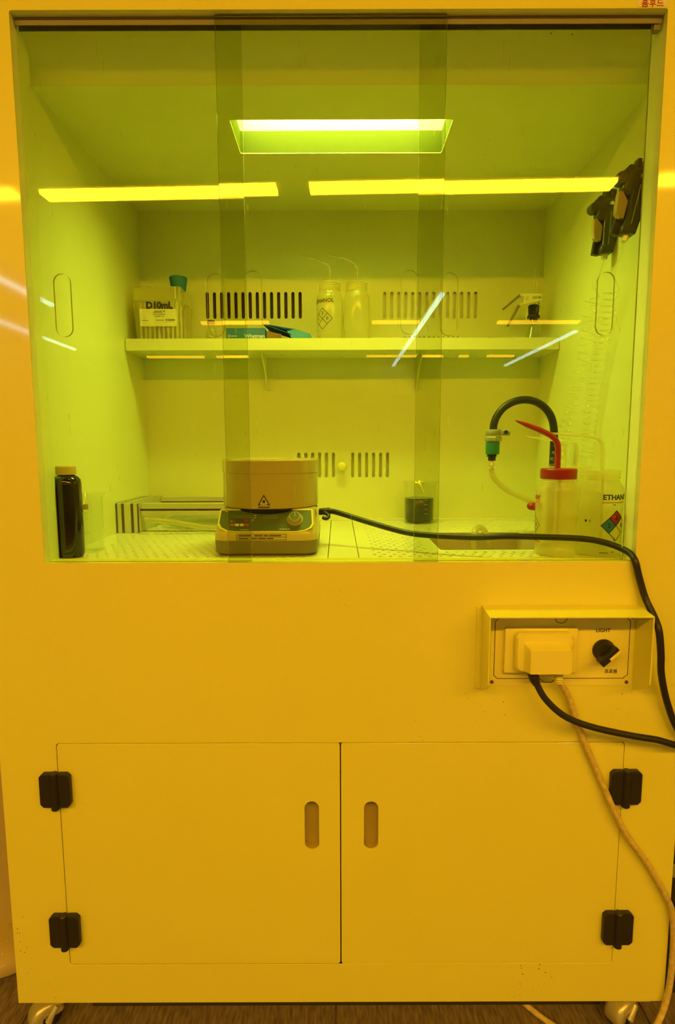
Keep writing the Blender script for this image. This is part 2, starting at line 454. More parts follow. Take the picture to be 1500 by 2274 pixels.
for x0, x1, y0, y1, w in ((1.0, 1.045, -9.6, -4.7, 'mirrored as a steep streak across the shelf'), (3.06, 3.11, -9.6, -6.5, 'mirrored as a slanted streak beside the coiled hoses'),
                          (-3.0, -2.955, -5.1, -3.6, 'mirrored beside the left pane handle'), (-4.0, -3.955, -7.75, -5.6, 'mirrored below the left pane handle')):
    ceiling_lamp(x0, x1, y0, y1, 'whitelamp', 'blue-white ceiling light ' + w, 'white room lights')

# ------------------------------------------------------------------ the fume hood
HB = 0.07                                    # underside of the body
HD = thing('fume_hood', (0, 0.36, 0), 'large ivory fume hood on casters with yellow sliding panes and cupboard below', 'fume hood')
WX, WZ0, WZ1 = 0.5, 0.901, 1.754
DX, DZ0, DZ1 = 0.5, 0.148, 0.580
plate('front_panel', [rect(-0.6, HB, 0.6, 1.93), rect(-WX, WZ0, WX, WZ1, 0.003, 2), rect(-DX, DZ0, DX, DZ1, 0.006, 3)], 0.0, 0.002, 'paint', HD)
for sx in (-1, 1):
    build('outer_side_panel', MB().box((sx * 0.6, 0.002, HB), (sx * 0.5985, 0.75, 1.93)), 'paint', HD)
build('outer_back_panel', MB().box((-0.5985, 0.748, HB), (0.5985, 0.75, 1.93)), 'paint', HD)
build('base_panel', MB().box((-0.5985, 0.002, HB), (0.5985, 0.748, HB + 0.002)), 'paint', HD)
build('top_panel', MB().box((-0.5985, 0.002, 1.928), (0.5985, 0.748, 1.93)), 'paint', HD)
IX0, IX1, IY, IZ0, IZ1 = -0.524, 0.542, 0.612, 0.895, 1.707
# window reveal
JY = 0.062
for sx, xe, xw in ((-1, -0.5055, IX0), (1, 0.5085, IX1)):
    mb = MB().prism([(sx * WX, 0.002), (xe, JY), (xw, JY), (xw, JY + 0.0015), (xe - sx * 0.0, JY + 0.0015), (sx * (WX + 0.002), 0.002)] , 0.893, 1.757, 'xy')
    build('window_jamb', mb, 'inner', HD)
mb = MB().prism([(0.002, WZ1), (0.034, WZ1), (0.100, IZ1), (0.102, IZ1 + 0.001), (0.036, WZ1 + 0.003), (0.002, WZ1 + 0.003)], -0.525, 0.543, 'yz')
build('window_lintel', mb, 'inner', HD)
for y in (0.0140, 0.0265):
    build('top_rail', MB().box((-WX, y, 1.7425), (WX, y + 0.0012, WZ1)), 'rail', HD)
build('top_rail_lip', MB().box((0.4885, 0.0160, 1.7345), (0.4995, 0.0260, 1.7424)), 'rail', HD)
build('window_sill', MB().box((-WX - 0.01, 0.002, 0.8935), (WX + 0.01, 0.046, 0.8995)).box((-WX, 0.002, 0.8995), (WX, 0.0035, WZ0)).box((-WX, 0.036, 0.8995), (WX, 0.046, WZ0 - 0.0008)), 'paint', HD)

# inner shell
build('inner_side_panel', MB().box((IX0 - 0.002, JY + 0.0015, 0.80), (IX0, 0.64, IZ1 + 0.002)), 'inner', HD)
build('inner_side_panel', MB().box((IX1, JY + 0.0015, 0.80), (IX1 + 0.002, 0.64, IZ1 + 0.002)), 'inner', HD)
slots = []
for i in range(14):
    slots.append(capsule(-0.348 + i * 0.01895, 1.469, 0.0085, 0.069, 5)); slots.append(capsule(0.1228 + i * 0.01858, 1.468, 0.0085, 0.069, 5))
for i in range(6):
    slots.append(capsule(-0.1096 + i * 0.0189, 1.046, 0.0085, 0.068, 5)); slots.append(capsule(0.0378 + i * 0.0191, 1.0455, 0.0085, 0.068, 5))
plate('inner_back_panel', [rect(IX0, 0.80, IX1, IZ1 + 0.002)] + slots, IY, IY + 0.0015, 'inner', HD)
tag(build('exhaust_filter', MB().box((-0.37, 0.622, 1.42), (-0.08, 0.626, 1.52)), 'dark', HD), 'dark brown filter behind the upper left slots')
build('baffle_plate', MB().box((0.11, 0.6200, 1.40), (0.38, 0.6210, 1.53)), 'inner', HD)
build('baffle_plate', MB().box((-0.13, 0.6270, 0.985), (0.15, 0.6285, 1.105)), 'inner', HD)
tag(build('baffle_knob', MB().lathe([(0, 0.0), (0.005, 0.0), (0.005, -0.008), (0.011, -0.010), (0.0125, -0.015), (0.011, -0.021), (0.006, -0.024), (0, -0.0245)], (0.0085, IY - 0.0003, 1.043), 24, 'y'), 'cream', HD, smooth=40), 'round white knob between the lower slots')
LX0, LX1, LY0, LY1 = -0.205, 0.2165, 0.2025, 0.3255
plate('inner_ceiling_panel', [rect(IX0, 0.1005, IX1, 0.64), rect(LX0, LY0, LX1, LY1, 0.004, 2)], IZ1, IZ1 + 0.0015, 'inner', HD, 'xy')
# recessed lamp: dark collar at the opening, white reflector above it, lamp panel at the top
LZ0, LZ1, LZ2 = IZ1 + 0.0015, 1.752, 1.840
def sleeve(z0, z1, t=0.002):
    q = MB()
    for a, b in (((LX0 - t, LY0 - t, z0), (LX0, LY1 + t, z1)), ((LX1, LY0 - t, z0), (LX1 + t, LY1 + t, z1)), ((LX0, LY0 - t, z0), (LX1, LY0, z1)), ((LX0, LY1, z0), (LX1, LY1 + t, z1))): q.box(a, b)
    return q
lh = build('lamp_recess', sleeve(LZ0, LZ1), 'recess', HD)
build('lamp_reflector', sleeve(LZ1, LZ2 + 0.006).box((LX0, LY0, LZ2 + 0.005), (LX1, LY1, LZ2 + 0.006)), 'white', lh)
tag(build('lamp_diffuser', MB().box((LX0 + 0.001, LY0 + 0.001, LZ2), (LX1 - 0.001, LY1 - 0.001, LZ2 + 0.0045)), 'hoodlamp', lh), 'bright white lamp panel')

# worktop: two perforated trays, a plain strip between them, a sink
def holes(x0, x1, y0, y1, skip=None):
    out = []; j = 0; y = y0
    while y < y1:
        x = x0 + (0.00925 if j % 2 else 0)
        while x < x1:
            if not skip or not (skip[0] < x < skip[1] and skip[2] < y < skip[3]): out.append(ring(x, y, 0.0046, 8))
            x += 0.0185
        y += 0.0195; j += 1
    return out
SX0, SX1, SY0, SY1 = 0.197, 0.42, 0.147, 0.375
FZ = (IZ0 - 0.002, IZ0)
plate('tray_panel', [rect(IX0, 0.047, -0.0222, 0.588)] + holes(-0.475, -0.045, 0.066, 0.52), *FZ, 'work', HD, 'xy')
plate('tray_strip', [rect(-0.0208, 0.047, 0.0345, 0.588)], *FZ, 'work', HD, 'xy')
plate('tray_panel', [rect(0.0359, 0.047, IX1, 0.588), rect(SX0, SY0, SX1, SY1, 0.006, 3)] + holes(0.066, 0.525, 0.066, 0.56, (SX0 - 0.022, SX1 + 0.02, SY0 - 0.014, SY1 + 0.014)), *FZ, 'work', HD, 'xy')
build('tray_back_ledge', MB().box((IX0, 0.5885, IZ0 - 0.002), (IX1, IY, IZ0 + 0.004)), 'work', HD, bevel=0.001)
build('drip_tray', MB().box((IX0, 0.047, 0.868), (SX0 - 0.003, 0.61, 0.870)).box((SX1 + 0.003, 0.047, 0.868), (IX1, 0.61, 0.870)).box((SX0 - 0.003, 0.047, 0.868), (SX1 + 0.003, SY0 - 0.003, 0.870)).box((SX0 - 0.003, SY1 + 0.003, 0.868), (SX1 + 0.003, 0.61, 0.870)), 'sink', HD)
sk = MB()
for a, b in (((SX0 - 0.002, SY0 - 0.002, 0.76), (SX0, SY1 + 0.002, 0.8929)), ((SX1, SY0 - 0.002, 0.76), (SX1 + 0.002, SY1 + 0.002, 0.8929)), ((SX0, SY0 - 0.002, 0.76), (SX1, SY0, 0.8929)),
             ((SX0, SY1, 0.76), (SX1, SY1 + 0.002, 0.8929)), ((SX0, SY0, 0.758), (SX1, SY1, 0.76))): sk.box(a, b)
tag(build('sink', sk, 'sink', HD), 'small stained sink let into the worktop')

# shelf: perforated tray with a raised front lip on two brackets
SHB, SHT = 1.3315, 1.3595
hs = []
for i in range(27):
    for j, y in enumerate((0.512, 0.556)): hs.append(capsule(-0.50 + 0.0385 * i + 0.008 * j, y, 0.007, 0.0072, 4))
sh = plate('shelf', [rect(IX0 + 0.002, 0.4815, IX1 - 0.002, IY - 0.0005)] + hs, SHB, SHB + 0.0016, 'inner', HD, 'xy')
build('shelf_lip', MB().box((IX0 + 0.002, 0.480, SHB), (IX1 - 0.002, 0.4815, SHT)).box((IX0 + 0.002, 0.4815, SHT - 0.0012), (IX1 - 0.002, 0.486, SHT)), 'inner', sh)
for x in (-0.192, 0.2085):
    prof = [(IY - 0.0005, SHB), (0.50, SHB), (0.506, SHB - 0.012), (0.545, SHB - 0.030), (0.580, SHB - 0.055), (0.598, SHB - 0.083), (IY - 0.0005, SHB - 0.085)]
    build('bracket', MB().prism(prof, x - 0.0012, x + 0.0012, 'yz').box((x - 0.0012, 0.6085, SHB - 0.085), (x + 0.012, 0.6115, SHB)), 'inner', sh)

# sliding panes with milled finger grips
PANES = []
def pane(x0, x1, y, caps, label, tilt=0.0):
    o = plate('sliding_pane', [rect(x0, 0.9, x1, 1.7520)] + [capsule(c, 1.327, 0.0275, 0.100, 10) for c in caps], y, y + 0.004, ['pane', 'paneedge'], HD)
    me = o.data
    for p in me.polygons:
        p.material_index = 0 if abs(p.normal.y) > 0.5 else 1
    tag(o, label)
    o.rotation_euler = (tilt, 0, 0)
    for c in caps:
        g = plate('finger_grip', [capsule(c, 1.327, 0.0273, 0.0998, 10)], y + 0.0022, y + 0.0038, 'pane', o)
    PANES.append(o)
pane(-0.5035, -0.152, 0.0205, (-0.453, -0.2025), 'left yellow acrylic sliding pane', 0.0)
pane(-0.190, 0.167, 0.0085, (-0.139, 0.114), 'middle yellow acrylic sliding pane, in front of its neighbours', 0.0)
pane(0.1275, 0.488, 0.0205, (0.1805, 0.4365), 'right yellow acrylic sliding pane', 0.0)

# cupboard doors
for sx, pc in ((-1, -0.0513), (1, 0.0545)):
    x0, x1 = sorted((sx * 0.0010, sx * 0.4988))
    d = plate('cupboard_door', [rect(x0, DZ0 + 0.0015, x1, DZ1 - 0.0015, 0.005, 3), capsule(pc, 0.4225, 0.0255, 0.093, 12)], 0.0 if sx < 0 else -0.0006, 0.018, 'paint', HD, bevel=0.0006)
    cup = MB()
    A = [(x, 0.021, z) for x, z in capsule(pc, 0.4225, 0.0253, 0.0928, 12)]; B = [(x, 0.0035, z) for x, z in capsule(pc, 0.4225, 0.0253, 0.0928, 12)]
    n = len(A); cup.add(A + B, [(i, (i + 1) % n, n + (i + 1) % n, n + i) for i in range(n)] + [tuple(range(n))])
    tag(build('recessed_grip', cup, 'grip', d, smooth=50), 'upright oval finger recess')

# black hinges
def oct_rect(x0, z0, x1, z1, c): return [(x0 + c, z0), (x1 - c, z0), (x1, z0 + c), (x1, z1 - c), (x1 - c, z1), (x0 + c, z1), (x0, z1 - c), (x0, z0 + c)]
hx, hz = -0.5022, 0.4955
h0 = build('hinge', MB().prism(oct_rect(hx - 0.027, hz - 0.0305, hx - 0.0005, hz + 0.0325, 0.006), -0.0105, -0.0001).prism(oct_rect(hx + 0.0005, hz - 0.0305, hx + 0.027, hz + 0.0325, 0.006), -0.0105, -0.0001), 'black', HD, bevel=0.0015)
build('hinge_knuckle', MB().lathe([(0, -0.035), (0.0055, -0.035), (0.0075, -0.033), (0.0075, 0.033), (0.006, 0.0345), (0, 0.0345)], (hx, -0.0085, hz), 18), 'black', h0, smooth=40)
for d in ((0.0008, 0, -0.273), (1.0045, 0, 0.002), (1.0050, 0, -0.271)): again(h0, d)

# control panel with cover
CY = -0.0012
cp = plate('control_panel', [rect(0.2585, 0.6835, 0.5035, 0.8085, 0.003, 2)], CY, -0.0001, 'cream', HD)
tag(cp, 'ivory switch plate with dark printed outline')
# printed outline
ln = MB()
def pline(pts, w, y, mb):
    for (x0, z0), (x1, z1) in zip(pts, pts[1:]):
        L = math.hypot(x1 - x0, z1 - z0); nx, nz = -(z1 - z0) / L * w / 2, (x1 - x0) / L * w / 2
        mb.add([(x0 + nx, y, z0 + nz), (x0 - nx, y, z0 - nz), (x1 - nx, y, z1 - nz), (x1 + nx, y, z1 + nz)], [(0, 1, 2, 3)])
ox0, ox1, oz0, oz1, k = 0.2655, 0.4965, 0.6965, 0.8040, 0.006
pline([(ox0 + k, oz0), (0.345, oz0), (0.352, oz0 - 0.007), (0.366, oz0 - 0.007), (0.373, oz0), (ox1 - k, oz0), (ox1 - k, oz0 + 0.002), (ox1, oz0 + k), (ox1, oz1 - k), (ox1 - k, oz1), (0.389, oz1), (0.385, oz1 - 0.007), (0.378, oz1 - 0.0095), (0.371, oz1 - 0.007), (0.367, oz1), (ox0 + k, oz1), (ox0, oz1 - k), (ox0, oz0 + k), (ox0 + k, oz0)], 0.0011, CY - 0.00015, ln)
build('printed_outline', ln, 'ink', cp, fix=False)
text('lettering', 'LIGHT', 0.0088, flat(0.4505, CY - 0.0002, 0.7815), 'ink', cp, bold=0.012)
text('lettering', '프로원', 0.0080, flat(0.4675, CY - 0.0002, 0.7085), 'ink', cp, bold=0.02)
for x, z in ((0.2625, 0.6905), (0.4955, 0.6895), (0.2625, 0.8055), (0.4995, 0.8055)):
    build('screw', MB().lathe([(0, 0.0), (0.0032, 0.0), (0.0028, -0.0014), (0, -0.0017)], (x, CY, z), 14, 'y'), 'groove', cp, smooth=40)
# cover: slanted roof and two cheeks
P = 0.052
cv = MB()
cv.prism([(-0.0001, 0.8270), (-P, 0.8215), (-P, 0.8190), (-0.0001, 0.8245)], 0.2415, 0.5085, 'yz')
cov = build('splash_cover', cv, 'paint', cp, bevel=0.0006)
tag(cov, 'ivory three-sided splash cover above the socket')
for x, xt in ((0.2415, 1), (0.5085, -1)):
    prof = [(-0.0001, 0.8246), (-P, 0.8192), (-P, 0.706), (-P + 0.006, 0.6985), (-0.010, 0.6795), (-0.0001, 0.6750)]
    build('cover_cheek', MB().prism(prof, x, x + xt * 0.0022, 'yz').prism([(-0.0001, 0.824), (-0.0022, 0.824), (-0.0022, 0.680), (-0.0001, 0.678)], x - xt * 0.008, x, 'yz'), 'paint', cp)
# socket and rotary switch
so = build('wall_socket', MB().prism(rect(0.2805, 0.7095, 0.4045, 0.7885, 0.003, 3), -0.010, CY), 'cream', cp, bevel=0.0015)
build('socket_flap', MB().prism([(0.305, 0.772), (0.3175, 0.7845), (0.385, 0.7845), (0.3975, 0.772), (0.3975, 0.755), (0.305, 0.755)], -0.0135, -0.010), 'cream', so, bevel=0.001)
kb = build('light_switch', MB().lathe([(0, 0), (0.0190, 0), (0.0190, -0.004), (0.0165, -0.007), (0.0155, -0.016), (0.014, -0.018), (0, -0.018)], (0.4525, CY, 0.7475), 32, 'y'), 'black', cp, smooth=35)
tag(kb, 'black rotary light switch')
an = R(47); hw, hl = 0.0062, 0.0225
def rp(u, v): return (0.4525 + u * sin(an) * 1 - v * cos(an), 0.7475 + u * cos(an) + v * sin(an))
kp = [rp(0.0165, -hw), rp(0.0165, hw), rp(-hl, hw), rp(-hl, -hw)]
hd = build('switch_handle', MB().prism(kp, -0.032, -0.018), 'black', kb, bevel=0.0012)
build('switch_pointer', MB().prism([rp(0.0165, -0.0055), rp(0.0165, -0.001), rp(-0.006, -0.001), rp(-0.006, -0.0055)], -0.0326, -0.0320), 'cream', kb)

# name sticker at the top right corner
st = build('name_sticker', MB().prism(rect(0.452, 1.7555, 0.4995, 1.776), -0.0004, -0.0001), 'label', HD)
text('lettering', '흄후드', 0.0125, flat(0.4757, -0.0006, 1.7598), 'inkred', st, bold=0.012)

# dark bar added as floor shade between the casters, casters with rounded hoods
build('underside_shade_bar', MB().box((-0.485, 0.046, 0.0122), (0.505, 0.086, HB - 0.0002)), 'bin', HD)
def caster(x, y, yaw):
    cs = build('caster', MB().prism(rect(x - 0.029, y - 0.029, x + 0.029, y + 0.029, 0.006, 3), HB - 0.004, HB, 'xy').lathe([(0, HB - 0.011), (0.019, HB - 0.011), (0.022, HB - 0.004), (0, HB - 0.004)], (x, y, 0), 24), 'galv', HD, smooth=40)
    c, s_ = cos(yaw), sin(yaw); tr0 = -0.020; zc = 0.0275
    def tr(u, v, z): return (x + u * c - v * s_, y + u * s_ + v * c, z)
    def sweep(prof, a0, a1, n, closed_prof):
        vs = []; fs = []; k = len(prof)
        for i in range(n + 1):
            a = R(a0 + (a1 - a0) * i / n)
            vs += [tr(h, tr0 + r * cos(a), zc + r * sin(a)) for h, r in prof]
        for i in range(n):
            for q in range(k if closed_prof else k - 1):
                q2 = (q + 1) % k
                fs.append((i * k + q, i * k + q2, (i + 1) * k + q2, (i + 1) * k + q))
        return MB().add(vs, fs)
    build('wheel', sweep([(-0.012, 0.006), (-0.012, 0.0235), (-0.009, 0.0272), (0.009, 0.0272), (0.012, 0.0235), (0.012, 0.006)], 0, 360, 36, True), 'rubber', cs, smooth=40)
    hood = [(-0.0165, 0.010), (-0.0180, 0.018), (-0.0180, 0.0245), (-0.0150, 0.0290), (-0.0090, 0.0305), (0.0090, 0.0305), (0.0150, 0.0290), (0.0180, 0.0245), (0.0180, 0.018), (0.0165, 0.010)]
    inner = [(h * 0.86, r - 0.0012) for h, r in reversed(hood)]
    build('fork_hood', sweep(hood + inner, 12, 196, 26, True), 'galv', cs, smooth=50)
    for sg in (-1, 1):
        build('fork_arm', MB().tube([tr(sg * 0.0175, tr0 + 0.016, zc + 0.020), tr(sg * 0.0185, tr0 + 0.006, zc + 0.008), tr(sg * 0.0180, tr0, zc - 0.002)], [0.0045, 0.0055, 0.0070], 10), 'galv', cs, smooth=50)
    build('axle_bolt', MB().tube([tr(-0.0225, tr0, zc), tr(0.0225, tr0, zc)], 0.0052, 6, sub=1), 'steel', cs)
caster(-0.545, 0.031, R(-50)); caster(0.552, 0.031, R(-62)); caster(-0.545, 0.68, R(20)); caster(0.545, 0.68, R(-15))

# ------------------------------------------------------------------ things on the shelf
SF = SHB + 0.0016 + 0.0002
# pipette tip box
TB = thing('pipette_tip_box', (-0.443, 0.545, SF), 'clear yellowish pipette tip box marked D10mL under the green stopper', 'tip box')
bx0, bx1, by0, by1, bz = -0.505, -0.385, 0.4905, 0.598, 1.456
def rsec(x0, y0, x1, y1, z, r=0.005): return [(x, y, z) for x, y in rect(x0, y0, x1, y1, r, 3)]
build('box_body', MB().loft([rsec(bx0 + 0.007, by0 + 0.004, bx1 - 0.005, by1 - 0.004, SF), rsec(bx0, by0, bx1, by1, bz - 0.004), rsec(bx0 - 0.002, by0 - 0.002, bx1 + 0.002, by1 + 0.001, bz - 0.004), rsec(bx0 - 0.002, by0 - 0.002, bx1 + 0.002, by1 + 0.001, bz)]), 'tipbox', TB, smooth=40)
build('box_lid', MB().loft([rsec(bx0 + 0.001, by0 + 0.001, bx1 - 0.001, by1 - 0.001, bz + 0.0003), rsec(bx0 + 0.001, by0 + 0.002, bx1 - 0.001, by1 - 0.002, bz + 0.0285), rsec(bx0 + 0.004, by0 + 0.005, bx1 - 0.004, by1 - 0.005, bz + 0.031)]), 'tipbox', TB, smooth=40)
build('lid_rib', MB().box((-0.400, by0 + 0.0005, bz + 0.0005), (-0.3985, by0 + 0.0018, bz + 0.028)), 'label', TB)
for i in range(9):
    for j in range(3):
        x, y = bx0 + 0.015 + i * 0.0112, by0 + 0.014 + j * 0.036
        build('pipette_tip', MB().lathe([(0.0, SF + 0.004), (0.0018, SF + 0.004), (0.0042, bz - 0.006), (0.0, bz - 0.006)], (x, y, 0), 8), 'label', TB, smooth=40)
lb = build('paper_label', MB().loft([[(-0.487, by0 + 0.0020, 1.391), (-0.398, by0 + 0.0020, 1.391), (-0.398, by0 + 0.0016, 1.391), (-0.487, by0 + 0.0016, 1.391)], [(-0.488, by0 + 0.0004, 1.432), (-0.397, by0 + 0.0004, 1.432), (-0.397, by0, 1.432), (-0.488, by0, 1.432)]]), 'label', TB)
lb.location.y -= 0.0012
yl_ = by0 - 0.0022
text('lettering', 'D10mL', 0.0215, flat(-0.4385, yl_, 1.4395), 'ink', TB, bold=0.055)
text('lettering', 'TIPACK ™', 0.0060, flat(-0.4385, yl_, 1.4245), 'ink', TB, bold=0.01)
text('lettering', '✱ GILSON', 0.0050, flat(-0.4120, yl_, 1.4055), 'ink', TB, bold=0.03)
pr_ = MB()
for x0, x1, z in ((-0.455, -0.424, 1.4185), (-0.451, -0.436, 1.4138), (-0.433, -0.427, 1.4138), (-0.482, -0.467, 1.4040), (-0.448, -0.429, 1.4045), (-0.477, -0.473, 1.4090)):
    pr_.add([(x0, yl_, z), (x1, yl_, z), (x1, yl_, z + 0.0010), (x0, yl_, z + 0.0010)], [(0, 1, 2, 3)])
build('small_print', pr_, 'ink', TB, fix=False)
# green stopper
tag(build('rubber_stopper', MB().lathe([(0, 0), (0.0165, 0), (0.018, 0.001), (0.0222, 0.030), (0.0215, 0.0325), (0.0, 0.0345)], (-0.4035, 0.540, bz + 0.0313), 32), 'green', smooth=40), 'dark green tapered rubber stopper on the tip box lid', 'stopper')

# small glass vial behind the left pane grip
VI = thing('glass_vial', (-0.325, 0.545, SF), 'small clear glass vial beside the tip box', 'vial')
build('vial_body', MB().lathe([(0, 0), (0.014, 0), (0.015, 0.002), (0.015, 0.055), (0.011, 0.064), (0.009, 0.066), (0.009, 0.074), (0.0075, 0.074), (0.0075, 0.066), (0.013, 0.054), (0.013, 0.003), (0, 0.003)], (-0.325, 0.545, SF), 28), 'glass', VI, smooth=40)
build('vial_cap', MB().lathe([(0, 0.0743), (0.010, 0.0743), (0.010, 0.082), (0, 0.083)], (-0.325, 0.545, SF), 24), 'black', VI, smooth=40)

# teal filter paper box and the opened teal carton beside it
FB = thing('filter_paper_box', (-0.228, 0.53, SF), 'flat teal filter paper box with white lettering', 'box')
build('carton', MB().box((-0.277, 0.490, SF), (-0.181, 0.585, 1.3862)), 'teal', FB, bevel=0.0008)
text('lettering', 'Whatman', 0.0125, flat(-0.2065, 0.4897, 1.3665), 'white', FB, bold=0.01)
text('lettering', 'cytiva', 0.0065, flat(-0.2580, 0.4897, 1.3672), 'white', FB)
rg = MB(); 
for k in range(16):
    a0, a1 = 2 * pi * k / 16, 2 * pi * (k + 1) / 16
    rg.add([(-0.2695 + r * cos(a), 0.4897, 1.3668 + r * sin(a)) for r, a in ((0.0022, a0), (0.0033, a0), (0.0033, a1), (0.0022, a1))], [(0, 1, 2, 3)])
build('ring_mark', rg, 'white', FB, fix=False)
OC = thing('open_carton', (-0.12, 0.53, SF), 'crushed open teal carton with lifted lid beside the filter paper box', 'carton')
oc = MB()
def sheet(mb, pts, t=0.0008):
    a = [Vector(p) for p in pts]; nn = (a[1] - a[0]).cross(a[2] - a[0]).normalized() * t
    k = len(a); mb.add([tuple(p) for p in a] + [tuple(p + nn) for p in a], [tuple(range(k)), tuple(range(2 * k - 1, k - 1, -1))] + [(i, (i + 1) % k, k + (i + 1) % k, k + i) for i in range(k)])
oc = MB(); sheet(oc, [(-0.178, 0.495, SF), (-0.075, 0.495, SF), (-0.066, 0.590, SF), (-0.178, 0.590, SF)]); sheet(oc, [(-0.178, 0.590, SF), (-0.07, 0.590, SF), (-0.075, 0.590, 1.368), (-0.178, 0.590, 1.372)]); sheet(oc, [(-0.178, 0.496, SF + 0.001), (-0.142, 0.4965, SF + 0.001), (-0.142, 0.4965, 1.372), (-0.178, 0.496, 1.380)])
build('carton_tray', oc, 'cardin', OC)
oc = MB(); sheet(oc, [(-0.188, 0.4925, 1.3965), (-0.118, 0.4920, 1.3715), (-0.110, 0.560, 1.3700), (-0.180, 0.585, 1.3960)])
build('inner_flap', oc, 'teal', OC)
oc = MB(); sheet(oc, [(-0.183, 0.500, 1.3975), (-0.105, 0.500, 1.3845), (-0.072, 0.502, 1.3740), (-0.064, 0.505, 1.362), (-0.066, 0.590, 1.362), (-0.078, 0.590, 1.3755), (-0.183, 0.592, 1.3985)])
build('lid', oc, 'teal2', OC)
oc = MB(); sheet(oc, [(-0.128, 0.4965, 1.3800), (-0.105, 0.4985, 1.3848), (-0.070, 0.5005, 1.3735), (-0.063, 0.5030, 1.352), (-0.110, 0.4975, 1.352)])
build('side_flap', oc, 'teal2', OC)

def diamond(parent, fn, s, cols, digits, name='hazard_diamond', outline=True):
    """four-cell hazard square standing on its corner"""
    h = s / 2; q = s / 4 * math.sqrt(2)
    mb = MB(); mats = []
    for k, (cu, cv) in enumerate(((-q, 0), (0, q), (q, 0), (0, -q))):
        if cols[k] is None: continue
        mb.cur = len(mats); mats.append(cols[k])
        grid(mb, -h / 2, -h / 2, h / 2, h / 2, fn, 5, 5, pi / 4, (cu, cv))
    if mats: build(name, mb, mats, parent, fix=False)
    ol = MB(); w = s * 0.018
    for a in (-h, 0, h):
        grid(ol, -h, a - w, h, a + w, lambda u, v, d: fn(u, v, d + 0.0001), 12, 1, pi / 4)
        grid(ol, a - w, -h, a + w, h, lambda u, v, d: fn(u, v, d + 0.0001), 1, 12, pi / 4)
    build('diamond_outline', ol, 'ink', parent, fix=False)
    for (cu, cv), ch in zip(((-q, 0), (0, q), (q, 0)), digits):
        if ch: text('lettering', ch, s * 0.30, (lambda cu, cv: lambda u, v, d: fn(u + cu, v + cv, d + 0.0002))(cu, cv), 'ink', parent, bold=0.01)

def wash_bottle(cx, cy, z0, r, hsh, hn, rn, cap, nozzle, label, group=None, capmat='ldpe', nozmat='ldpe', fill=0.0, nr=0.0032, name='wash_bottle'):
    """body height to shoulder hsh, neck top hn (above z0); cap = (radius, z0, z1) above base"""
    t = thing(name, (cx, cy, z0), label, 'wash bottle', group)
    prof = [(0, 0), (r - 0.004, 0), (r - 0.001, 0.0015), (r, 0.005), (r, hsh - 0.018), (r - 0.0015, hsh - 0.010), (r - 0.006, hsh - 0.003), (rn + 0.002, hsh), (rn, hsh + 0.002), (rn, hn)]
    build('bottle_body', MB().lathe(prof, (cx, cy, z0), 48), 'ldpe', t, smooth=40, fix=False)
    cr, c0, c1 = cap
    cpf = [(0, c0), (cr, c0), (cr + 0.0006, c0 + 0.001), (cr + 0.0006, c1 - 0.002), (cr - 0.001, c1), (cr * 0.5, c1 + 0.0008), (0, c1 + 0.001)]
    if capmat == 'ldpe':
        cpf = [(0, c0)]
        nrib = 4
        for k in range(nrib):
            h0 = c0 + (c1 - c0) * k / nrib; h1 = c0 + (c1 - c0) * (k + 1) / nrib
            cpf += [(cr + 0.0008, h0 + 0.0003), (cr + 0.0008, h0 + (h1 - h0) * 0.7), (cr - 0.0004, h0 + (h1 - h0) * 0.8), (cr - 0.0004, h1)]
        cpf += [(cr * 0.5, c1 + 0.001), (0, c1 + 0.001)]
    build('screw_cap', MB().lathe(cpf, (cx, cy, z0), 40), capmat, t, smooth=35)
    n = len(nozzle)
    build('spout', MB().tube(nozzle, [nr] * (n - 2) + [nr * 0.85, nr * 0.25], 10), nozmat, t, smooth=60)
    build('dip_tube', MB().tube([(cx + 0.002, cy, z0 + c0), (cx + 0.003, cy, z0 + 0.012)], nr * 0.8, 8, sub=1), 'softtube', t, smooth=60)
    if fill:
        build('solvent_fill', MB().lathe([(0, 0.0012), (r - 0.0035, 0.0012), (r - 0.0015, 0.005), (r - 0.0015, fill), (0, fill)], (cx, cy, z0), 40), 'solvent', t, smooth=40)
    return t

zA = SF
wa = wash_bottle(-0.0225, 0.5345, zA, 0.0325, 0.148, 0.158, 0.0245, (0.0262, 0.150, 0.1705),
                 [(-0.0205, 0.5345, zA + 0.170), (-0.0205, 0.5345, zA + 0.196), (-0.0225, 0.5345, zA + 0.208), (-0.034, 0.5345, zA + 0.2185), (-0.060, 0.5345, zA + 0.2285), (-0.096, 0.5345, zA + 0.2350)],
                 'milky wash bottle with METHANOL print on the shelf, left of two', nr=0.0021)
fnA = wrap(-0.0225, 0.5345, 0.0325, R(-40), zA + 0.121)
text('lettering', 'METHANOL', 0.0125, fnA, 'ink', wa, bold=0.02)
g = MB(); grid(g, -0.034, -0.0082, 0.029, -0.0066, fnA, 20, 1); build('brand_line', g, 'trig', wa, fix=False)
g = MB(); grid(g, -0.034, -0.0135, -0.010, -0.0120, fnA, 10, 1); build('brand_line', g, 'trig', wa, fix=False)
diamond(wa, wrap(-0.0225, 0.5345, 0.0325, R(-32), zA + 0.078), 0.036, (None, None, None, None), ('1', '3', '0'))
g = MB(); grid(g, -0.034, -0.001, 0.022, 0.0006, wrap(-0.0225, 0.5345, 0.0325, R(-30), zA + 0.044), 16, 1); build('brand_line', g, 'trig', wa, fix=False)
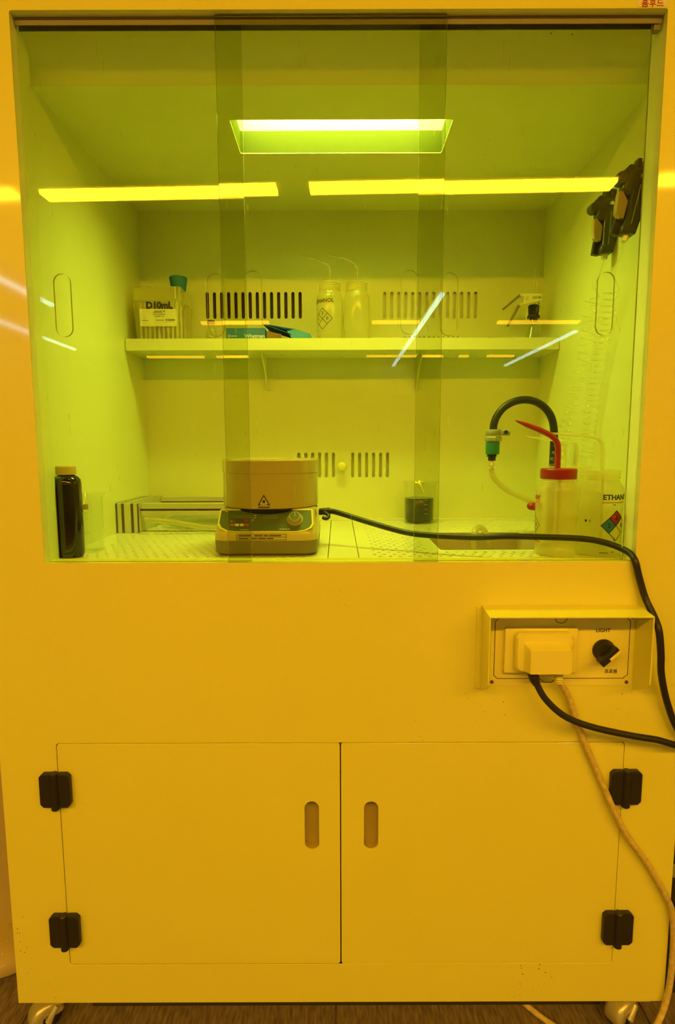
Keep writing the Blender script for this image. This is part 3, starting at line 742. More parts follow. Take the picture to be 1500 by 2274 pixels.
wash_bottle(0.0458, 0.5345, zA, 0.0325, 0.148, 0.158, 0.0245, (0.0262, 0.150, 0.1705),
            [(0.048, 0.5345, zA + 0.170), (0.048, 0.5345, zA + 0.198), (0.0455, 0.5345, zA + 0.210), (0.034, 0.5345, zA + 0.2205), (0.010, 0.5345, zA + 0.230), (-0.026, 0.5345, zA + 0.2370)],
            'milky blank wash bottle on the shelf, right of two', nr=0.0021)

# glass pipettes lying on the shelf
pz = SHT + 0.0042
P1 = thing('glass_pipette', (0.20, 0.50, SF), 'clear glass pipette lying along the shelf right of the bottles', 'pipette')
zz = SF + 0.0300
build('pipette_tube', MB().tube([(0.092, 0.505, zz), (0.125, 0.505, zz), (0.140, 0.505, zz), (0.150, 0.505, zz + 0.001), (0.300, 0.507, zz + 0.001), (0.318, 0.507, zz + 0.001), (0.325, 0.507, zz - 0.004)], [0.0018, 0.0022, 0.0024, 0.0044, 0.0044, 0.0042, 0.0030], 12), 'glass', P1, smooth=60)
for x in [0.165 + 0.012 * k for k in range(12)]:
    build('graduation', MB().lathe([(0.0044, -0.0004), (0.00455, -0.0004), (0.00455, 0.0004), (0.0044, 0.0004)], (x, 0.5055, zz + 0.001), 14, 'x', close=True), 'groove', P1)
build('support_block', MB().box((0.15, 0.498, SF), (0.17, 0.512, zz - 0.0036)).box((0.285, 0.498, SF), (0.305, 0.512, zz - 0.0036)), 'glass', P1)

# filter flask, black stopper, glass tubes and metal clamp
FX, FY = 0.4975, 0.548
FLK = thing('conical_flask', (FX, FY, SF), 'small clear conical flask with a black stopper and two thin tubes', 'flask')
build('flask_glass', MB().lathe([(0, 0), (0.026, 0), (0.0285, 0.003), (0.027, 0.012), (0.0125, 0.062), (0.0115, 0.066), (0.0115, 0.082), (0.0140, 0.084), (0.0140, 0.086), (0.0100, 0.086), (0.0100, 0.066), (0.0110, 0.062), (0.0255, 0.012), (0.026, 0.004), (0, 0.003)], (FX, FY, SF), 40), 'glass', FLK, smooth=40)
build('black_stopper', MB().lathe([(0, 0.078), (0.0095, 0.078), (0.0098, 0.0865), (0.0155, 0.0865), (0.0155, 0.0925), (0.0125, 0.0935), (0.0140, 0.116), (0.012, 0.1185), (0, 0.119)], (FX, FY, SF), 32), 'black', FLK, smooth=35)
build('glass_tube', MB().tube([(FX - 0.002, FY, SF + 0.118), (FX - 0.0015, FY, SF + 0.15), (FX + 0.001, FY, SF + 0.2060)], 0.0019, 10), 'glass', FLK, smooth=60)
build('glass_tube', MB().tube([(FX + 0.003, FY, SF + 0.118), (FX + 0.0045, FY, SF + 0.15), (FX + 0.0060, FY, SF + 0.2005)], 0.0019, 10), 'glass', FLK, smooth=60)
build('glass_tube', MB().tube([(FX - 0.002, FY, SF + 0.080), (FX - 0.006, FY, SF + 0.045), (FX - 0.010, FY, SF + 0.006)], 0.0018, 10), 'glass', FLK, smooth=60)
CL = thing('metal_clamp', (0.455, 0.515, 1.39), 'shiny metal spring clamp gripping the flask tubes', 'clamp')
cl = MB().prism([(0.4485, 1.4695), (0.500, 1.4700), (0.5035, 1.4665), (0.502, 1.4645), (0.482, 1.4640), (0.480, 1.4615), (0.482, 1.4560), (0.500, 1.4590), (0.503, 1.4555), (0.488, 1.4500), (0.450, 1.4425), (0.4485, 1.4450), (0.458, 1.4490), (0.459, 1.4625), (0.4485, 1.4660)], 0.507, 0.5095)
build('jaw_plate', cl, 'brightsteel', CL, bevel=0.0005)
cl = MB().prism([(0.4485, 1.4695), (0.500, 1.4700), (0.5035, 1.4665), (0.482, 1.4640), (0.480, 1.4615), (0.482, 1.4560), (0.503, 1.4555), (0.488, 1.4500), (0.450, 1.4425), (0.4485, 1.4450), (0.458, 1.4490), (0.459, 1.4625), (0.4485, 1.4660)], 0.5200, 0.5225)
build('jaw_plate', cl, 'brightsteel', CL, bevel=0.0005)
build('jaw_pad', MB().tube([(0.500, 0.515, 1.4660), (0.5045, 0.515, 1.4600), (0.503, 0.515, 1.4535), (0.499, 0.515, 1.4480)], 0.0035, 8), 'steel', CL, smooth=50)
build('pivot_pin', MB().lathe([(0, -0.010), (0.0042, -0.010), (0.0042, 0.010), (0, 0.010)], (0.4665, 0.515, 1.4595), 18, 'y'), 'steel', CL, smooth=40)
for a in ((0.4505, 1.4675, 0.4100, 1.4340), (0.4490, 1.4430, 0.4220, 1.3930)):
    d = Vector((a[2] - a[0], 0, a[3] - a[1])).normalized(); nn = Vector((-d.z, 0, d.x)) * 0.0032
    for y in (0.5115,):
        hp = [(a[0] + nn.x, a[1] + nn.z), (a[0] - nn.x, a[1] - nn.z), (a[2] - nn.x * .8, a[3] - nn.z * .8), (a[2] + nn.x * .8, a[3] + nn.z * .8)]
        build('handle', MB().prism(hp, 0.5085, 0.5205), 'darksteel', CL, bevel=0.0015)

# ------------------------------------------------------------------ air guns and coiled hoses on the right wall
def air_gun(ox, oy, oz, ang, label, sc=1.0):
    """drawn in the plane facing the room; local origin at the handle bottom, z up"""
    t = thing('air_gun', (ox, oy, oz), label, 'air gun', 'air guns on the right wall')
    c, s = cos(ang), sin(ang)
    def tp(u, v): return (ox + (u * c - v * s) * sc, oz + (u * s + v * c) * sc)
    def pp(pts): return [tp(u, v) for u, v in pts]
    th = 0.013 * sc
    hb = build('handle', MB().prism(pp([(-0.0145, 0.0), (0.0135, 0.002), (0.0165, 0.035), (0.0165, 0.095), (0.012, 0.103), (-0.008, 0.100), (-0.0125, 0.080), (-0.0115, 0.018), (-0.0150, 0.014)]), oy - th, oy + th), 'gun', t, bevel=0.004, smooth=40)
    build('grip_seam', MB().prism(pp([(-0.001, 0.018), (0.0005, 0.018), (0.0015, 0.090), (0.0, 0.090)]), oy - th - 0.0008, oy - th + 0.0005), 'greynut', t)
    build('gun_head', MB().prism(pp([(-0.030, 0.078), (-0.018, 0.069), (0.002, 0.074), (0.013, 0.092), (0.018, 0.106), (0.014, 0.119), (0.004, 0.122), (-0.016, 0.121), (-0.029, 0.112)]), oy - th * 0.9, oy + th * 0.9), 'gun', t, bevel=0.004, smooth=40)
    x, z = tp(-0.0345, 0.0985)
    build('valve_knob', MB().lathe([(0, -0.012 * sc), (0.010 * sc, -0.012 * sc), (0.0115 * sc, -0.009 * sc), (0.0115 * sc, 0.009 * sc), (0, 0.009 * sc)], (x, oy, z), 24, 'y'), 'gun', t, smooth=40)
    x, z = tp(-0.0225, 0.116)
    build('spring_cap', MB().lathe([(0, -0.011 * sc), (0.0075 * sc, -0.011 * sc), (0.0075 * sc, 0.011 * sc), (0, 0.011 * sc)], (x, oy, z), 20, 'y'), 'gun', t, smooth=40)
    build('nozzle', MB().prism(pp([(-0.015, 0.118), (-0.014, 0.139), (-0.0045, 0.140), (-0.0045, 0.118)]), oy - th * 0.6, oy + th * 0.6).prism(pp([(-0.001, 0.118), (-0.001, 0.1400), (0.0125, 0.1395), (0.0120, 0.118)]), oy - th * 0.7, oy + th * 0.7), 'gun', t, bevel=0.002)
    x, z = tp(0.0165, 0.112)
    build('hanging_eye', MB().lathe([(0.0045 * sc, -0.006 * sc), (0.0105 * sc, -0.006 * sc), (0.0105 * sc, 0.006 * sc), (0.0045 * sc, 0.006 * sc)], (x, oy, z), 24, 'y', close=True), 'gun', t, smooth=40)
    x, z = tp(0.0005, 0.106)
    build('pivot_screw', MB().lathe([(0, 0.004 * sc), (0.0045 * sc, 0.004 * sc), (0.0040 * sc, -0.004 * sc), (0, -0.004 * sc)], (x, oy - th, z), 16, 'y'), 'steel', t, smooth=40)
    tag(build('trigger', MB().prism(pp([(-0.0345, 0.074), (-0.0270, 0.0775), (-0.0180, 0.066), (-0.0125, 0.060), (-0.0135, 0.028), (-0.0215, 0.0275), (-0.0305, 0.034), (-0.0335, 0.050)]), oy - th * 0.55, oy + th * 0.55), 'trig', t, bevel=0.002), 'ochre squeeze trigger')
    build('fitting', MB().tube([(*tp(-0.001, 0.0005)[:1], oy, tp(-0.001, 0.0005)[1]), (tp(-0.001, -0.010)[0], oy, tp(-0.001, -0.010)[1])], [0.0075 * sc, 0.0065 * sc], 6, sub=1), 'steel', t)
    build('wall_hook', MB().prism(pp([(-0.027, 0.002), (-0.013, 0.0), (-0.0125, 0.030), (-0.024, 0.032)]), oy + th * 0.2, oy + th * 1.1).box((ox + 0.004, oy + th * 1.02, oz + 0.03), (IX1 - 0.0003, oy + th * 1.4, oz + 0.07)), 'black', t)
    return t
air_gun(0.5235, 0.222, 1.4685, R(-2), 'dark air gun with ochre trigger, the lower one hanging on the right wall', 0.86)
air_gun(0.4985, 0.092, 1.4575, R(-11), 'dark air gun with ochre trigger, the higher one at the right window edge', 0.90)

def coil(name, path, rc, turns, r, label, lead):
    P = [Vector(p) for p in path]; P, _ = spline(P, [0] * len(P), 20)
    L = [0]
    for a, b in zip(P, P[1:]): L.append(L[-1] + (b - a).length)
    tot = L[-1]; n = turns * 16; pts = [Vector(p) for p in lead]; k = 0
    for i in range(n + 1):
        d = tot * i / n
        while k < len(L) - 2 and L[k + 1] < d: k += 1
        f = (d - L[k]) / max(1e-9, L[k + 1] - L[k]); p = P[k].lerp(P[k + 1], f); tg = (P[k + 1] - P[k]).normalized()
        u = tg.cross(Vector((0, 1, 0))).normalized(); v = tg.cross(u)
        a = 2 * pi * i / 16; pts.append(p + (u * cos(a) + v * sin(a)) * rc)
    o = build(name, MB().tube(pts, r, 6, sub=1), 'tube', smooth=70)
    return tag(o, label, 'hose', 'coiled air hoses')
coil('coiled_hose', [(0.520, 0.262, 1.40), (0.5215, 0.29, 1.28), (0.508, 0.31, 1.185), (0.494, 0.315, 1.116), (0.476, 0.315, 1.03)], 0.0135, 26, 0.0018, 'clear coiled air hose hanging from the lower air gun towards the red-capped bottle', [(0.5225, 0.222, 1.4585), (0.521, 0.236, 1.435), (0.518, 0.25, 1.415)])
coil('coiled_hose', [(0.518, 0.175, 1.39), (0.5225, 0.215, 1.30), (0.5235, 0.25, 1.18), (0.524, 0.258, 1.12), (0.525, 0.262, 1.068)], 0.0140, 29, 0.0018, 'clear coiled air hose hanging from the higher air gun beside the wall', [(0.4960, 0.092, 1.4470), (0.500, 0.115, 1.425), (0.508, 0.145, 1.405)])

# ------------------------------------------------------------------ black hose arch with fittings
AH = thing('water_hose', (0.42, 0.35, 0.90), 'thick black rubber hose arching up to a green-banded coupling', 'hose')
ah = [(0.349, 0.35, 1.128), (0.3500, 0.35, 1.145), (0.357, 0.35, 1.1640), (0.3720, 0.35, 1.1825), (0.3940, 0.35, 1.1950), (0.4197, 0.35, 1.1990), (0.4450, 0.35, 1.1935), (0.4660, 0.35, 1.1790), (0.4800, 0.35, 1.1580), (0.4865, 0.35, 1.1300), (0.4880, 0.352, 1.09), (0.4880, 0.354, 1.00), (0.4885, 0.356, IZ0 + 0.0005)]
build('rubber_hose', MB().tube(ah, 0.0085, 16), 'rubber', AH, smooth=60)
cx, cy = 0.3495, 0.35
build('worm_clamp', MB().lathe([(0.0087, 1.120), (0.0165, 1.120), (0.0175, 1.122), (0.0175, 1.131), (0.0165, 1.133), (0.0087, 1.133)], (cx, cy, 0), 28, close=True).tube([(cx + 0.012, cy - 0.014, 1.1265), (cx + 0.032, cy - 0.010, 1.1265)], 0.0075, 12, sub=1), 'greynut', AH, smooth=40)
build('clamp_screw', MB().lathe([(0.0, -0.0015), (0.0045, -0.0015), (0.0045, 0.0), (0, 0.0)], (cx + 0.0225, cy - 0.0195, 1.1265), 16, 'y'), 'black', AH)
build('hex_nut', MB().lathe([(0, 1.106), (0.0185, 1.1065), (0.0195, 1.109), (0.0195, 1.115), (0.0165, 1.1185), (0, 1.119)], (cx, cy, 0), 8), 'greynut', AH)
tag(build('green_band', MB().lathe([(0, 1.0775), (0.0150, 1.0775), (0.0155, 1.079), (0.0155, 1.1045), (0.0150, 1.1060), (0, 1.1060)], (cx - 0.001, cy, 0), 28), 'hgreen', AH, smooth=40), 'green coupling sleeve')
build('black_collar', MB().lathe([(0, 1.0630), (0.0085, 1.0630), (0.0090, 1.0725), (0.0130, 1.0728), (0.0130, 1.0740), (0.0105, 1.0742), (0.0105, 1.0773), (0, 1.0773)], (cx - 0.002, cy, 0), 24), 'black', AH, smooth=40)
build('hose_barb', MB().lathe([(0, 1.0370), (0.0020, 1.0370), (0.0035, 1.0440), (0.0060, 1.0445), (0.0060, 1.0460), (0.0040, 1.0475), (0.0060, 1.0520), (0.0060, 1.0540), (0.0045, 1.0560), (0.0045, 1.0628), (0, 1.0628)], (cx - 0.0025, cy, 0), 20), 'steel', AH, smooth=40)
tag(build('soft_tube', MB().tube([(cx - 0.0025, cy, 1.0435), (0.3500, 0.349, 1.030), (0.3590, 0.347, 1.0160), (0.3780, 0.344, 0.9990), (0.4050, 0.338, 0.9840), (0.4300, 0.334, 0.9720), (0.4480, 0.334, 0.9560), (0.4560, 0.335, 0.930), (0.4570, 0.336, IZ0 + 0.001)], 0.0060, 12), 'softtube', AH, smooth=60), 'milky soft tube')

tag(build('tube_tap', MB().lathe([(0, -0.0135), (0.0040, -0.0130), (0.0078, -0.0090), (0.0095, 0.0000), (0.0095, 0.0180), (0.0070, 0.0200), (0, 0.0200)], (0.4392, 0.332, 0.9604), 24, 'x').tube([(0.4492, 0.333, 0.9604), (0.4492, 0.334, 0.9715)], 0.0035, 8, sub=1), 'red', AH, smooth=45), 'small red tap handle under the soft tube')

# ------------------------------------------------------------------ wash bottles at the right front
zb = IZ0 + 0.0003
wr = wash_bottle(0.4035, 0.102, zb, 0.0382, 0.136, 0.146, 0.0300, (0.0315, 0.1405, 0.1595),
                 [(0.4010, 0.102, zb + 0.159), (0.4010, 0.102, zb + 0.190), (0.3990, 0.102, zb + 0.204), (0.3905, 0.102, zb + 0.2165), (0.3700, 0.102, zb + 0.2275), (0.3420, 0.102, zb + 0.2385), (0.3215, 0.102, zb + 0.2462)],
                 'wash bottle with red screw cap and red bent spout at the right front', capmat='red', nozmat='red', fill=0.075, nr=0.0053)
fn = wrap(0.4035, 0.102, 0.0382, R(-82), zb + 0.106)
text('lettering', 'ACETONE', 0.0118, (lambda f: lambda u, v, w: f(u - 0.0205, v, w))(fn), 'inkred', wr, bold=0.02)
g = MB(); grid(g, -0.040, -0.0082, 0.0050, -0.0068, fn, 12, 1); build('brand_line', g, 'inkred', wr, fix=False)
diamond(wr, wrap(0.4035, 0.102, 0.0382, R(-106), zb + 0.056), 0.034, (None, None, None, None), ('1', '3', '0'))
g = MB(); grid(g, -0.020, -0.0008, 0.006, 0.0008, wrap(0.4035, 0.102, 0.0382, R(-76), zb + 0.0255), 10, 1); build('brand_line', g, 'inkred', wr, fix=False)

we = wash_bottle(0.4835, 0.102, zb, 0.0385, 0.136, 0.146, 0.0300, (0.0312, 0.1405, 0.1570),
                 [(0.4830, 0.102, zb + 0.157), (0.4820, 0.102, zb + 0.192), (0.4790, 0.102, zb + 0.207), (0.4680, 0.106, zb + 0.2155), (0.4300, 0.120, zb + 0.2205), (0.3760, 0.132, zb + 0.2260)],
                 'milky wash bottle printed ETHANOL with coloured hazard diamond', fill=0.085, nr=0.0034)
fe = wrap(0.4835, 0.102, 0.0385, R(-20), zb + 0.1085)
text('lettering', 'ETHANOL', 0.0130, fe, 'ink', we, align='LEFT', bold=0.03)
g = MB(); grid(g, -0.001, -0.0098, 0.046, -0.0084, fe, 14, 1); build('brand_line', g, 'inkred', we, fix=False)
diamond(we, wrap(0.4835, 0.102, 0.0385, R(19), zb + 0.058), 0.0385, ('inkblue', 'red', None, None), ('2', '3', '0'))
g = MB(); grid(g, 0.0195, -0.0345, 0.0265, -0.0335, fe, 3, 1); grid(g, 0.0195, -0.084, 0.0265, -0.0755, fe, 3, 1)
build('small_print', g, 'label', we, fix=False)
g = MB()
fs_ = wrap(0.4835, 0.102, 0.0388, R(-20), zb + 0.1085)
for u0, u1, v in ((-0.002, 0.013, -0.1005), (0.0185, 0.024, -0.099), (0.021, 0.0255, -0.078), (0.0225, 0.0240, -0.0825), (0.018, 0.024, -0.0135), (-0.030, -0.0255, -0.0455), (-0.021, -0.0195, -0.0455)):
    grid(g, u0, v, u1, v + 0.0012 + (0.003 if u0 < -0.02 else 0), fs_, 3, 1)
build('small_print', g, 'ink', we, fix=False)
wash_bottle(0.4500, 0.196, zb, 0.0382, 0.136, 0.146, 0.0300, (0.0312, 0.1405, 0.1600),
            [(0.4520, 0.196, zb + 0.160), (0.4515, 0.196, zb + 0.190), (0.4480, 0.196, zb + 0.204), (0.4380, 0.196, zb + 0.211), (0.410, 0.196, zb + 0.214), (0.372, 0.196, zb + 0.220)],
            'milky wash bottle standing behind the gap between the red-capped and ETHANOL bottles', nr=0.0032)
wb = wash_bottle(0.5025, 0.262, zb, 0.0382, 0.136, 0.146, 0.0300, (0.0312, 0.1405, 0.1600),
            [(0.5040, 0.262, zb + 0.160), (0.5045, 0.262, zb + 0.188), (0.5020, 0.2615, zb + 0.2000), (0.4930, 0.2605, zb + 0.207), (0.4700, 0.258, zb + 0.209), (0.4400, 0.255, zb + 0.212)],
            'milky wash bottle at the right wall behind the ETHANOL bottle', nr=0.0032)
# ------------------------------------------------------------------ beakers and bottle
def beaker(cx, cy, z0, r, h, label, fill=None, tape=False):
    t = thing('glass_beaker', (cx, cy, z0), label, 'beaker')
    b = 0.0018
    prof = [(0, 0), (r - 0.006, 0), (r - 0.001, 0.002), (r, 0.007), (r, h - 0.006), (r + 0.0035, h), (r + 0.0035, h + 0.001), (r - b, h - 0.005), (r - b, 0.008), (r - 0.007, 0.003), (0, 0.003)]
    mb = MB().lathe(prof, (cx, cy, z0), 48)
    vs = []
    for (x, y, z) in mb.v:       # pouring lip
        dx, dy = x - cx, y - cy; a = math.atan2(dy, dx); f = max(0, cos(a - R(-10))) ** 14 * max(0, min(1, (z - z0 - h + 0.012) / 0.012))
        vs.append((cx + dx * (1 + 0.22 * f), cy + dy * (1 + 0.22 * f), z + 0.002 * f))
    mb.v = vs
    build('glass_wall', mb, 'glass', t, smooth=50)
    if fill: tag(build('liquid', MB().lathe([(0, 0.0032), (r - 0.008, 0.0032), (r - 0.0022, 0.009), (r - 0.0022, fill - 0.001), (r - 0.003, fill), (0, fill)], (cx, cy, z0), 40), 'liquid', t, smooth=40), 'black liquid')
    g = MB(); fn = wrap(cx, cy, r, R(20), z0)
    for k in range(5): grid(g, -0.006, h * (0.25 + 0.11 * k), 0.004, h * (0.25 + 0.11 * k) + 0.0007, fn, 3, 1)
    build('graduation', g, 'white', t, fix=False)
    if tape: build('paper_label', tape_patch(cx, cy, r, z0 + h * 0.80), 'yellowcap', t, fix=False)
    return t
def tape_patch(cx, cy, r, z):
    g = MB(); grid(g, -0.012, -0.006, 0.008, 0.004, wrap(cx, cy, r, R(10), z), 5, 1); return g
beaker(0.2118, 0.548, IZ0 + 0.0002, 0.0400, 0.108, 'clear beaker half full of black liquid at the back wall', 0.066)
beaker(-0.4895, 0.152, IZ0 + 0.0002, 0.0275, 0.112, 'empty clear beaker beside the dark bottle at the left wall', None, True)
BT = thing('reagent_bottle', (-0.4975, 0.0900, IZ0), 'dark amber reagent bottle with yellow cap in the left corner', 'bottle')
build('bottle_glass', MB().lathe([(0, 0), (0.0200, 0), (0.0238, 0.003), (0.0250, 0.010), (0.0250, 0.134), (0.0238, 0.143), (0.0190, 0.1485), (0.0140, 0.1505), (0.0140, 0.156), (0, 0.156)], (-0.4975, 0.0900, IZ0 + 0.0002), 44), 'brown', BT, smooth=40)
build('screw_cap', MB().lathe([(0, 0.1515), (0.0170, 0.1515), (0.0175, 0.153), (0.0175, 0.1660), (0.0160, 0.1675), (0, 0.1675)], (-0.4975, 0.0900, IZ0 + 0.0002), 36), 'yellowcap', BT, smooth=35)

# ------------------------------------------------------------------ aluminium profile frame with hose and bag under it
AF = thing('aluminium_frame', (-0.33, 0.49, IZ0), 'low frame of slotted aluminium profiles behind the stirring mantle', 'frame')
def rail_y(x0, x1, y0, y1, z0, z1, name):
    o = build(name, MB().box((x0, y0, z0), (x1, y1, z1)), 'alu', AF, bevel=0.001)
    w = x1 - x0
    for fr_, ww in ((0.0, 0.003), (0.245, 0.0060), (0.665, 0.0060), (0.955, 0.0030)):
        gx = x0 + w * fr_
        build('slot', MB().box((gx, y0 - 0.0006, z0 + 0.001), (gx + ww, y0 + 0.002, z1 - 0.0005)).box((gx, y0 + 0.002, z1 - 0.001), (gx + ww * 0.35, y1, z1 + 0.0005)), 'groove', o)
zf = IZ0 + 0.0003
rail_y(-0.5230, -0.4710, 0.374, 0.572, zf, zf + 0.0700, 'side_rail')
rail_y(-0.215, -0.160, 0.374, 0.572, zf, zf + 0.0700, 'side_rail')
for y, z in ((0.385, zf + 0.0400), (0.545, zf + 0.0420)):
    o = build('cross_rail', MB().box((-0.4705, y, z), (-0.2155, y + 0.026, z + 0.0110)).box((-0.4705, y + 0.004, z + 0.0110), (-0.2155, y + 0.026, z + 0.0160)).box((-0.4705, y, z + 0.0160), (-0.2155, y + 0.026, z + 0.0285)), 'alu', AF, bevel=0.0006)
    build('slot', MB().box((-0.4705, y + 0.0032, z + 0.0112), (-0.2155, y + 0.0039, z + 0.0158)), 'groove', o)
tag(build('milky_tube', MB().tube([(-0.452, 0.358, zf + 0.0330), (-0.400, 0.360, zf + 0.0290), (-0.355, 0.362, zf + 0.0220), (-0.315, 0.364, zf + 0.0150), (-0.275, 0.365, zf + 0.0130), (-0.245, 0.366, zf + 0.018)], 0.0058, 12), 'softtube', smooth=60), 'short milky tube leaning under the aluminium frame', 'tube')
# crumpled bag
bg = MB(); nu, nv = 26, 14; vs = []
rnd = random.Random(3)
ph = [rnd.uniform(0, 6.28) for _ in range(8)]
for i in range(nv + 1):
    a = pi * i / nv
    for j in range(nu):
        b = 2 * pi * j / nu
        k = 1 + 0.09 * sin(3 * b + ph[0] + 2 * a) + 0.07 * sin(7 * b + ph[1]) * sin(a) + 0.05 * sin(5 * a + 4 * b + ph[2])
        vs.append((-0.330 + 0.098 * sin(a) * cos(b) * k, 0.462 + 0.036 * sin(a) * sin(b) * k, max(zf, zf + 0.0185 - 0.0178 * cos(a) * k)))
fs = [(i * nu + j, i * nu + (j + 1) % nu, (i + 1) * nu + (j + 1) % nu, (i + 1) * nu + j) for i in range(nv) for j in range(nu)]
tag(build('plastic_bag', MB().add(vs, fs), 'bag', smooth=30), 'crumpled clear plastic bag lying under the aluminium frame', 'bag')

# hose in the sink
tag(build('drain_hose', MB().tube([(0.296, 0.262, 0.7605), (0.2945, 0.266, 0.82), (0.2920, 0.272, 0.88), (0.2950, 0.282, 0.9070), (0.3080, 0.298, 0.9160), (0.3240, 0.318, 0.9100), (0.3400, 0.340, 0.8860), (0.350, 0.352, 0.84), (0.354, 0.356, 0.7605)], 0.0068, 12), 'softtube', smooth=60), 'milky hose looping out of the sink', 'hose')

# ------------------------------------------------------------------ stirring mantle
SMx = -0.1375
SM = thing('stirring_mantle', (SMx, 0.19, IZ0), 'ochre laboratory stirring mantle with round drum and green control panel', 'stirring mantle')
def sec(hw, yf, yb, z, r): return [(SMx + x, y, z) for x, y in rect(-hw, yf, hw, yb, r, 6)]
b0 = IZ0 + 0.0015
build('base', MB().loft([sec(0.090, 0.094, 0.285, b0, 0.02), sec(0.0950, 0.088, 0.292, b0 + 0.004, 0.024), sec(0.0965, 0.0860, 0.294, b0 + 0.0275, 0.026)]), 'mantlebase', SM, smooth=35)
build('housing', MB().loft([sec(0.0965, 0.0860, 0.294, b0 + 0.0277, 0.026), sec(0.0960, 0.0865, 0.294, b0 + 0.0400, 0.026), sec(0.0945, 0.0880, 0.293, b0 + 0.0425, 0.025), sec(0.0900, 0.124, 0.290, b0 + 0.0815, 0.016), sec(0.0880, 0.127, 0.288, b0 + 0.0825, 0.015)]), 'mantle', SM, smooth=35)
for x in (-0.075, 0.075):
    for y in (0.12, 0.27): build('rubber_foot', MB().lathe([(0, 0), (0.008, 0), (0.0085, 0.0014), (0, 0.0014)], (SMx + x, y, IZ0 + 0.0002), 16), 'rubber', SM, smooth=40)
# sloping control panel: local (u, v) on the slope
s0 = Vector((SMx, 0.0880, b0 + 0.0425)); s1 = Vector((SMx, 0.1240, b0 + 0.0815)); sd = (s1 - s0); SLn = sd.length; sd.normalize(); sn = Vector((0, -sd.z, sd.y))
def slope(u, v, w): p = s0 + Vector((u, 0, 0)) + sd * v + sn * (w + 0.0004); return (p.x, p.y, p.z)
pn = [(-0.0850 + 0.0, SLn - 0.0030), (0.0840, SLn - 0.0030), (0.0860, 0.020), (0.0820, 0.0120), (0.0720, 0.0060), (0.0560, 0.0030), (-0.0540, 0.0030), (-0.0700, 0.0055), (-0.0810, 0.0120), (-0.0860, 0.0210)]
def slab(pts, w0, w1): return MB().loft([[slope(u, v, w0) for u, v in pts], [slope(u, v, w1) for u, v in pts]])
cpn = build('control_fascia', slab(pn, 0.0, 0.0012), 'mpanel', SM)
build('fascia_rim', (lambda mb: mb)(slab([(u * 1.035, v * 1.0 - (0.002 if v < 0.03 else -0.002)) for u, v in pn], -0.0006, 0.0005)), 'cream', SM)
def patch(name, u0, v0, u1, v1, mat, h=0.0006): return build(name, slab([(u0, v0), (u1, v0), (u1, v1), (u0, v1)], 0.0013, 0.0013 + h), mat, cpn)
patch('display', -0.0610, 0.0310, -0.0265, 0.0390, 'lcd'); patch('display', -0.0560, 0.0215, -0.0300, 0.0290, 'groove')
patch('display', -0.0045, 0.0285, 0.0235, 0.0385, 'lcd')
text('digits', '20', 0.0085, lambda u, v, w: slope(u - 0.0370, v + 0.0252, w + 0.0021), 'led', cpn, bold=0.02)
for u, mt_ in ((-0.0610, 'orangebtn'), (-0.0525, 'cream'), (-0.0435, 'cream'), (-0.0345, 'orangebtn')): patch('button', u - 0.0036, 0.0135, u + 0.0036, 0.0185, mt_, 0.0009)
text('lettering', 'STIRRING MANTLE', 0.0046, lambda u, v, w: slope(u + 0.0050, v + 0.0470, w + 0.0014), 'white', cpn, bold=0.01)
g = MB()
for u0, u1, v in ((-0.078, -0.072, 0.0465), (-0.023, -0.0185, 0.0370), (-0.023, -0.0185, 0.0320), (-0.026, -0.022, 0.0265), (0.026, 0.046, 0.0060), (-0.046, -0.030, 0.0050), (-0.066, -0.062, 0.0240)):
    grid(g, u0, v, u1, v + 0.0010, lambda u, v, w: slope(u, v, w + 0.0014), 1, 1)
build('small_print', g, 'white', cpn, fix=False)
# knob
kn = MB(); n = 32; prof = [(0.0145, 0.0012), (0.0150, 0.0022), (0.0122, 0.0030), (0.0112, 0.0110), (0.0104, 0.0120), (0.0, 0.0121)]
kc = (0.0545, 0.0285); vs = []; fs = []
for r, h in prof[:-1]: vs += [slope(kc[0] + r * cos(2 * pi * i / n), kc[1] + r * sin(2 * pi * i / n), h) for i in range(n)]
vs.append(slope(kc[0], kc[1], prof[-1][1]))
for q in range(len(prof) - 2):
    for i in range(n): j = (i + 1) % n; fs.append((q * n + i, q * n + j, (q + 1) * n + j, (q + 1) * n + i))
q = len(prof) - 2
for i in range(n): fs.append((q * n + i, q * n + (i + 1) % n, len(vs) - 1))
kk = build('speed_knob', kn.add(vs, fs), 'trig', cpn, smooth=40)
build('knob_cap', slab([(kc[0] + 0.0088 * cos(2 * pi * i / 24), kc[1] + 0.0088 * sin(2 * pi * i / 24)) for i in range(24)], 0.0121, 0.0125), 'mpanel', kk)
tag(kk, 'round ochre speed knob')
build('knob_pointer', slab([(kc[0] - 0.0006, kc[1]), (kc[0] + 0.0006, kc[1]), (kc[0] + 0.0006, kc[1] + 0.0085), (kc[0] - 0.0006, kc[1] + 0.0085)], 0.0126, 0.0129), 'mantle', kk)
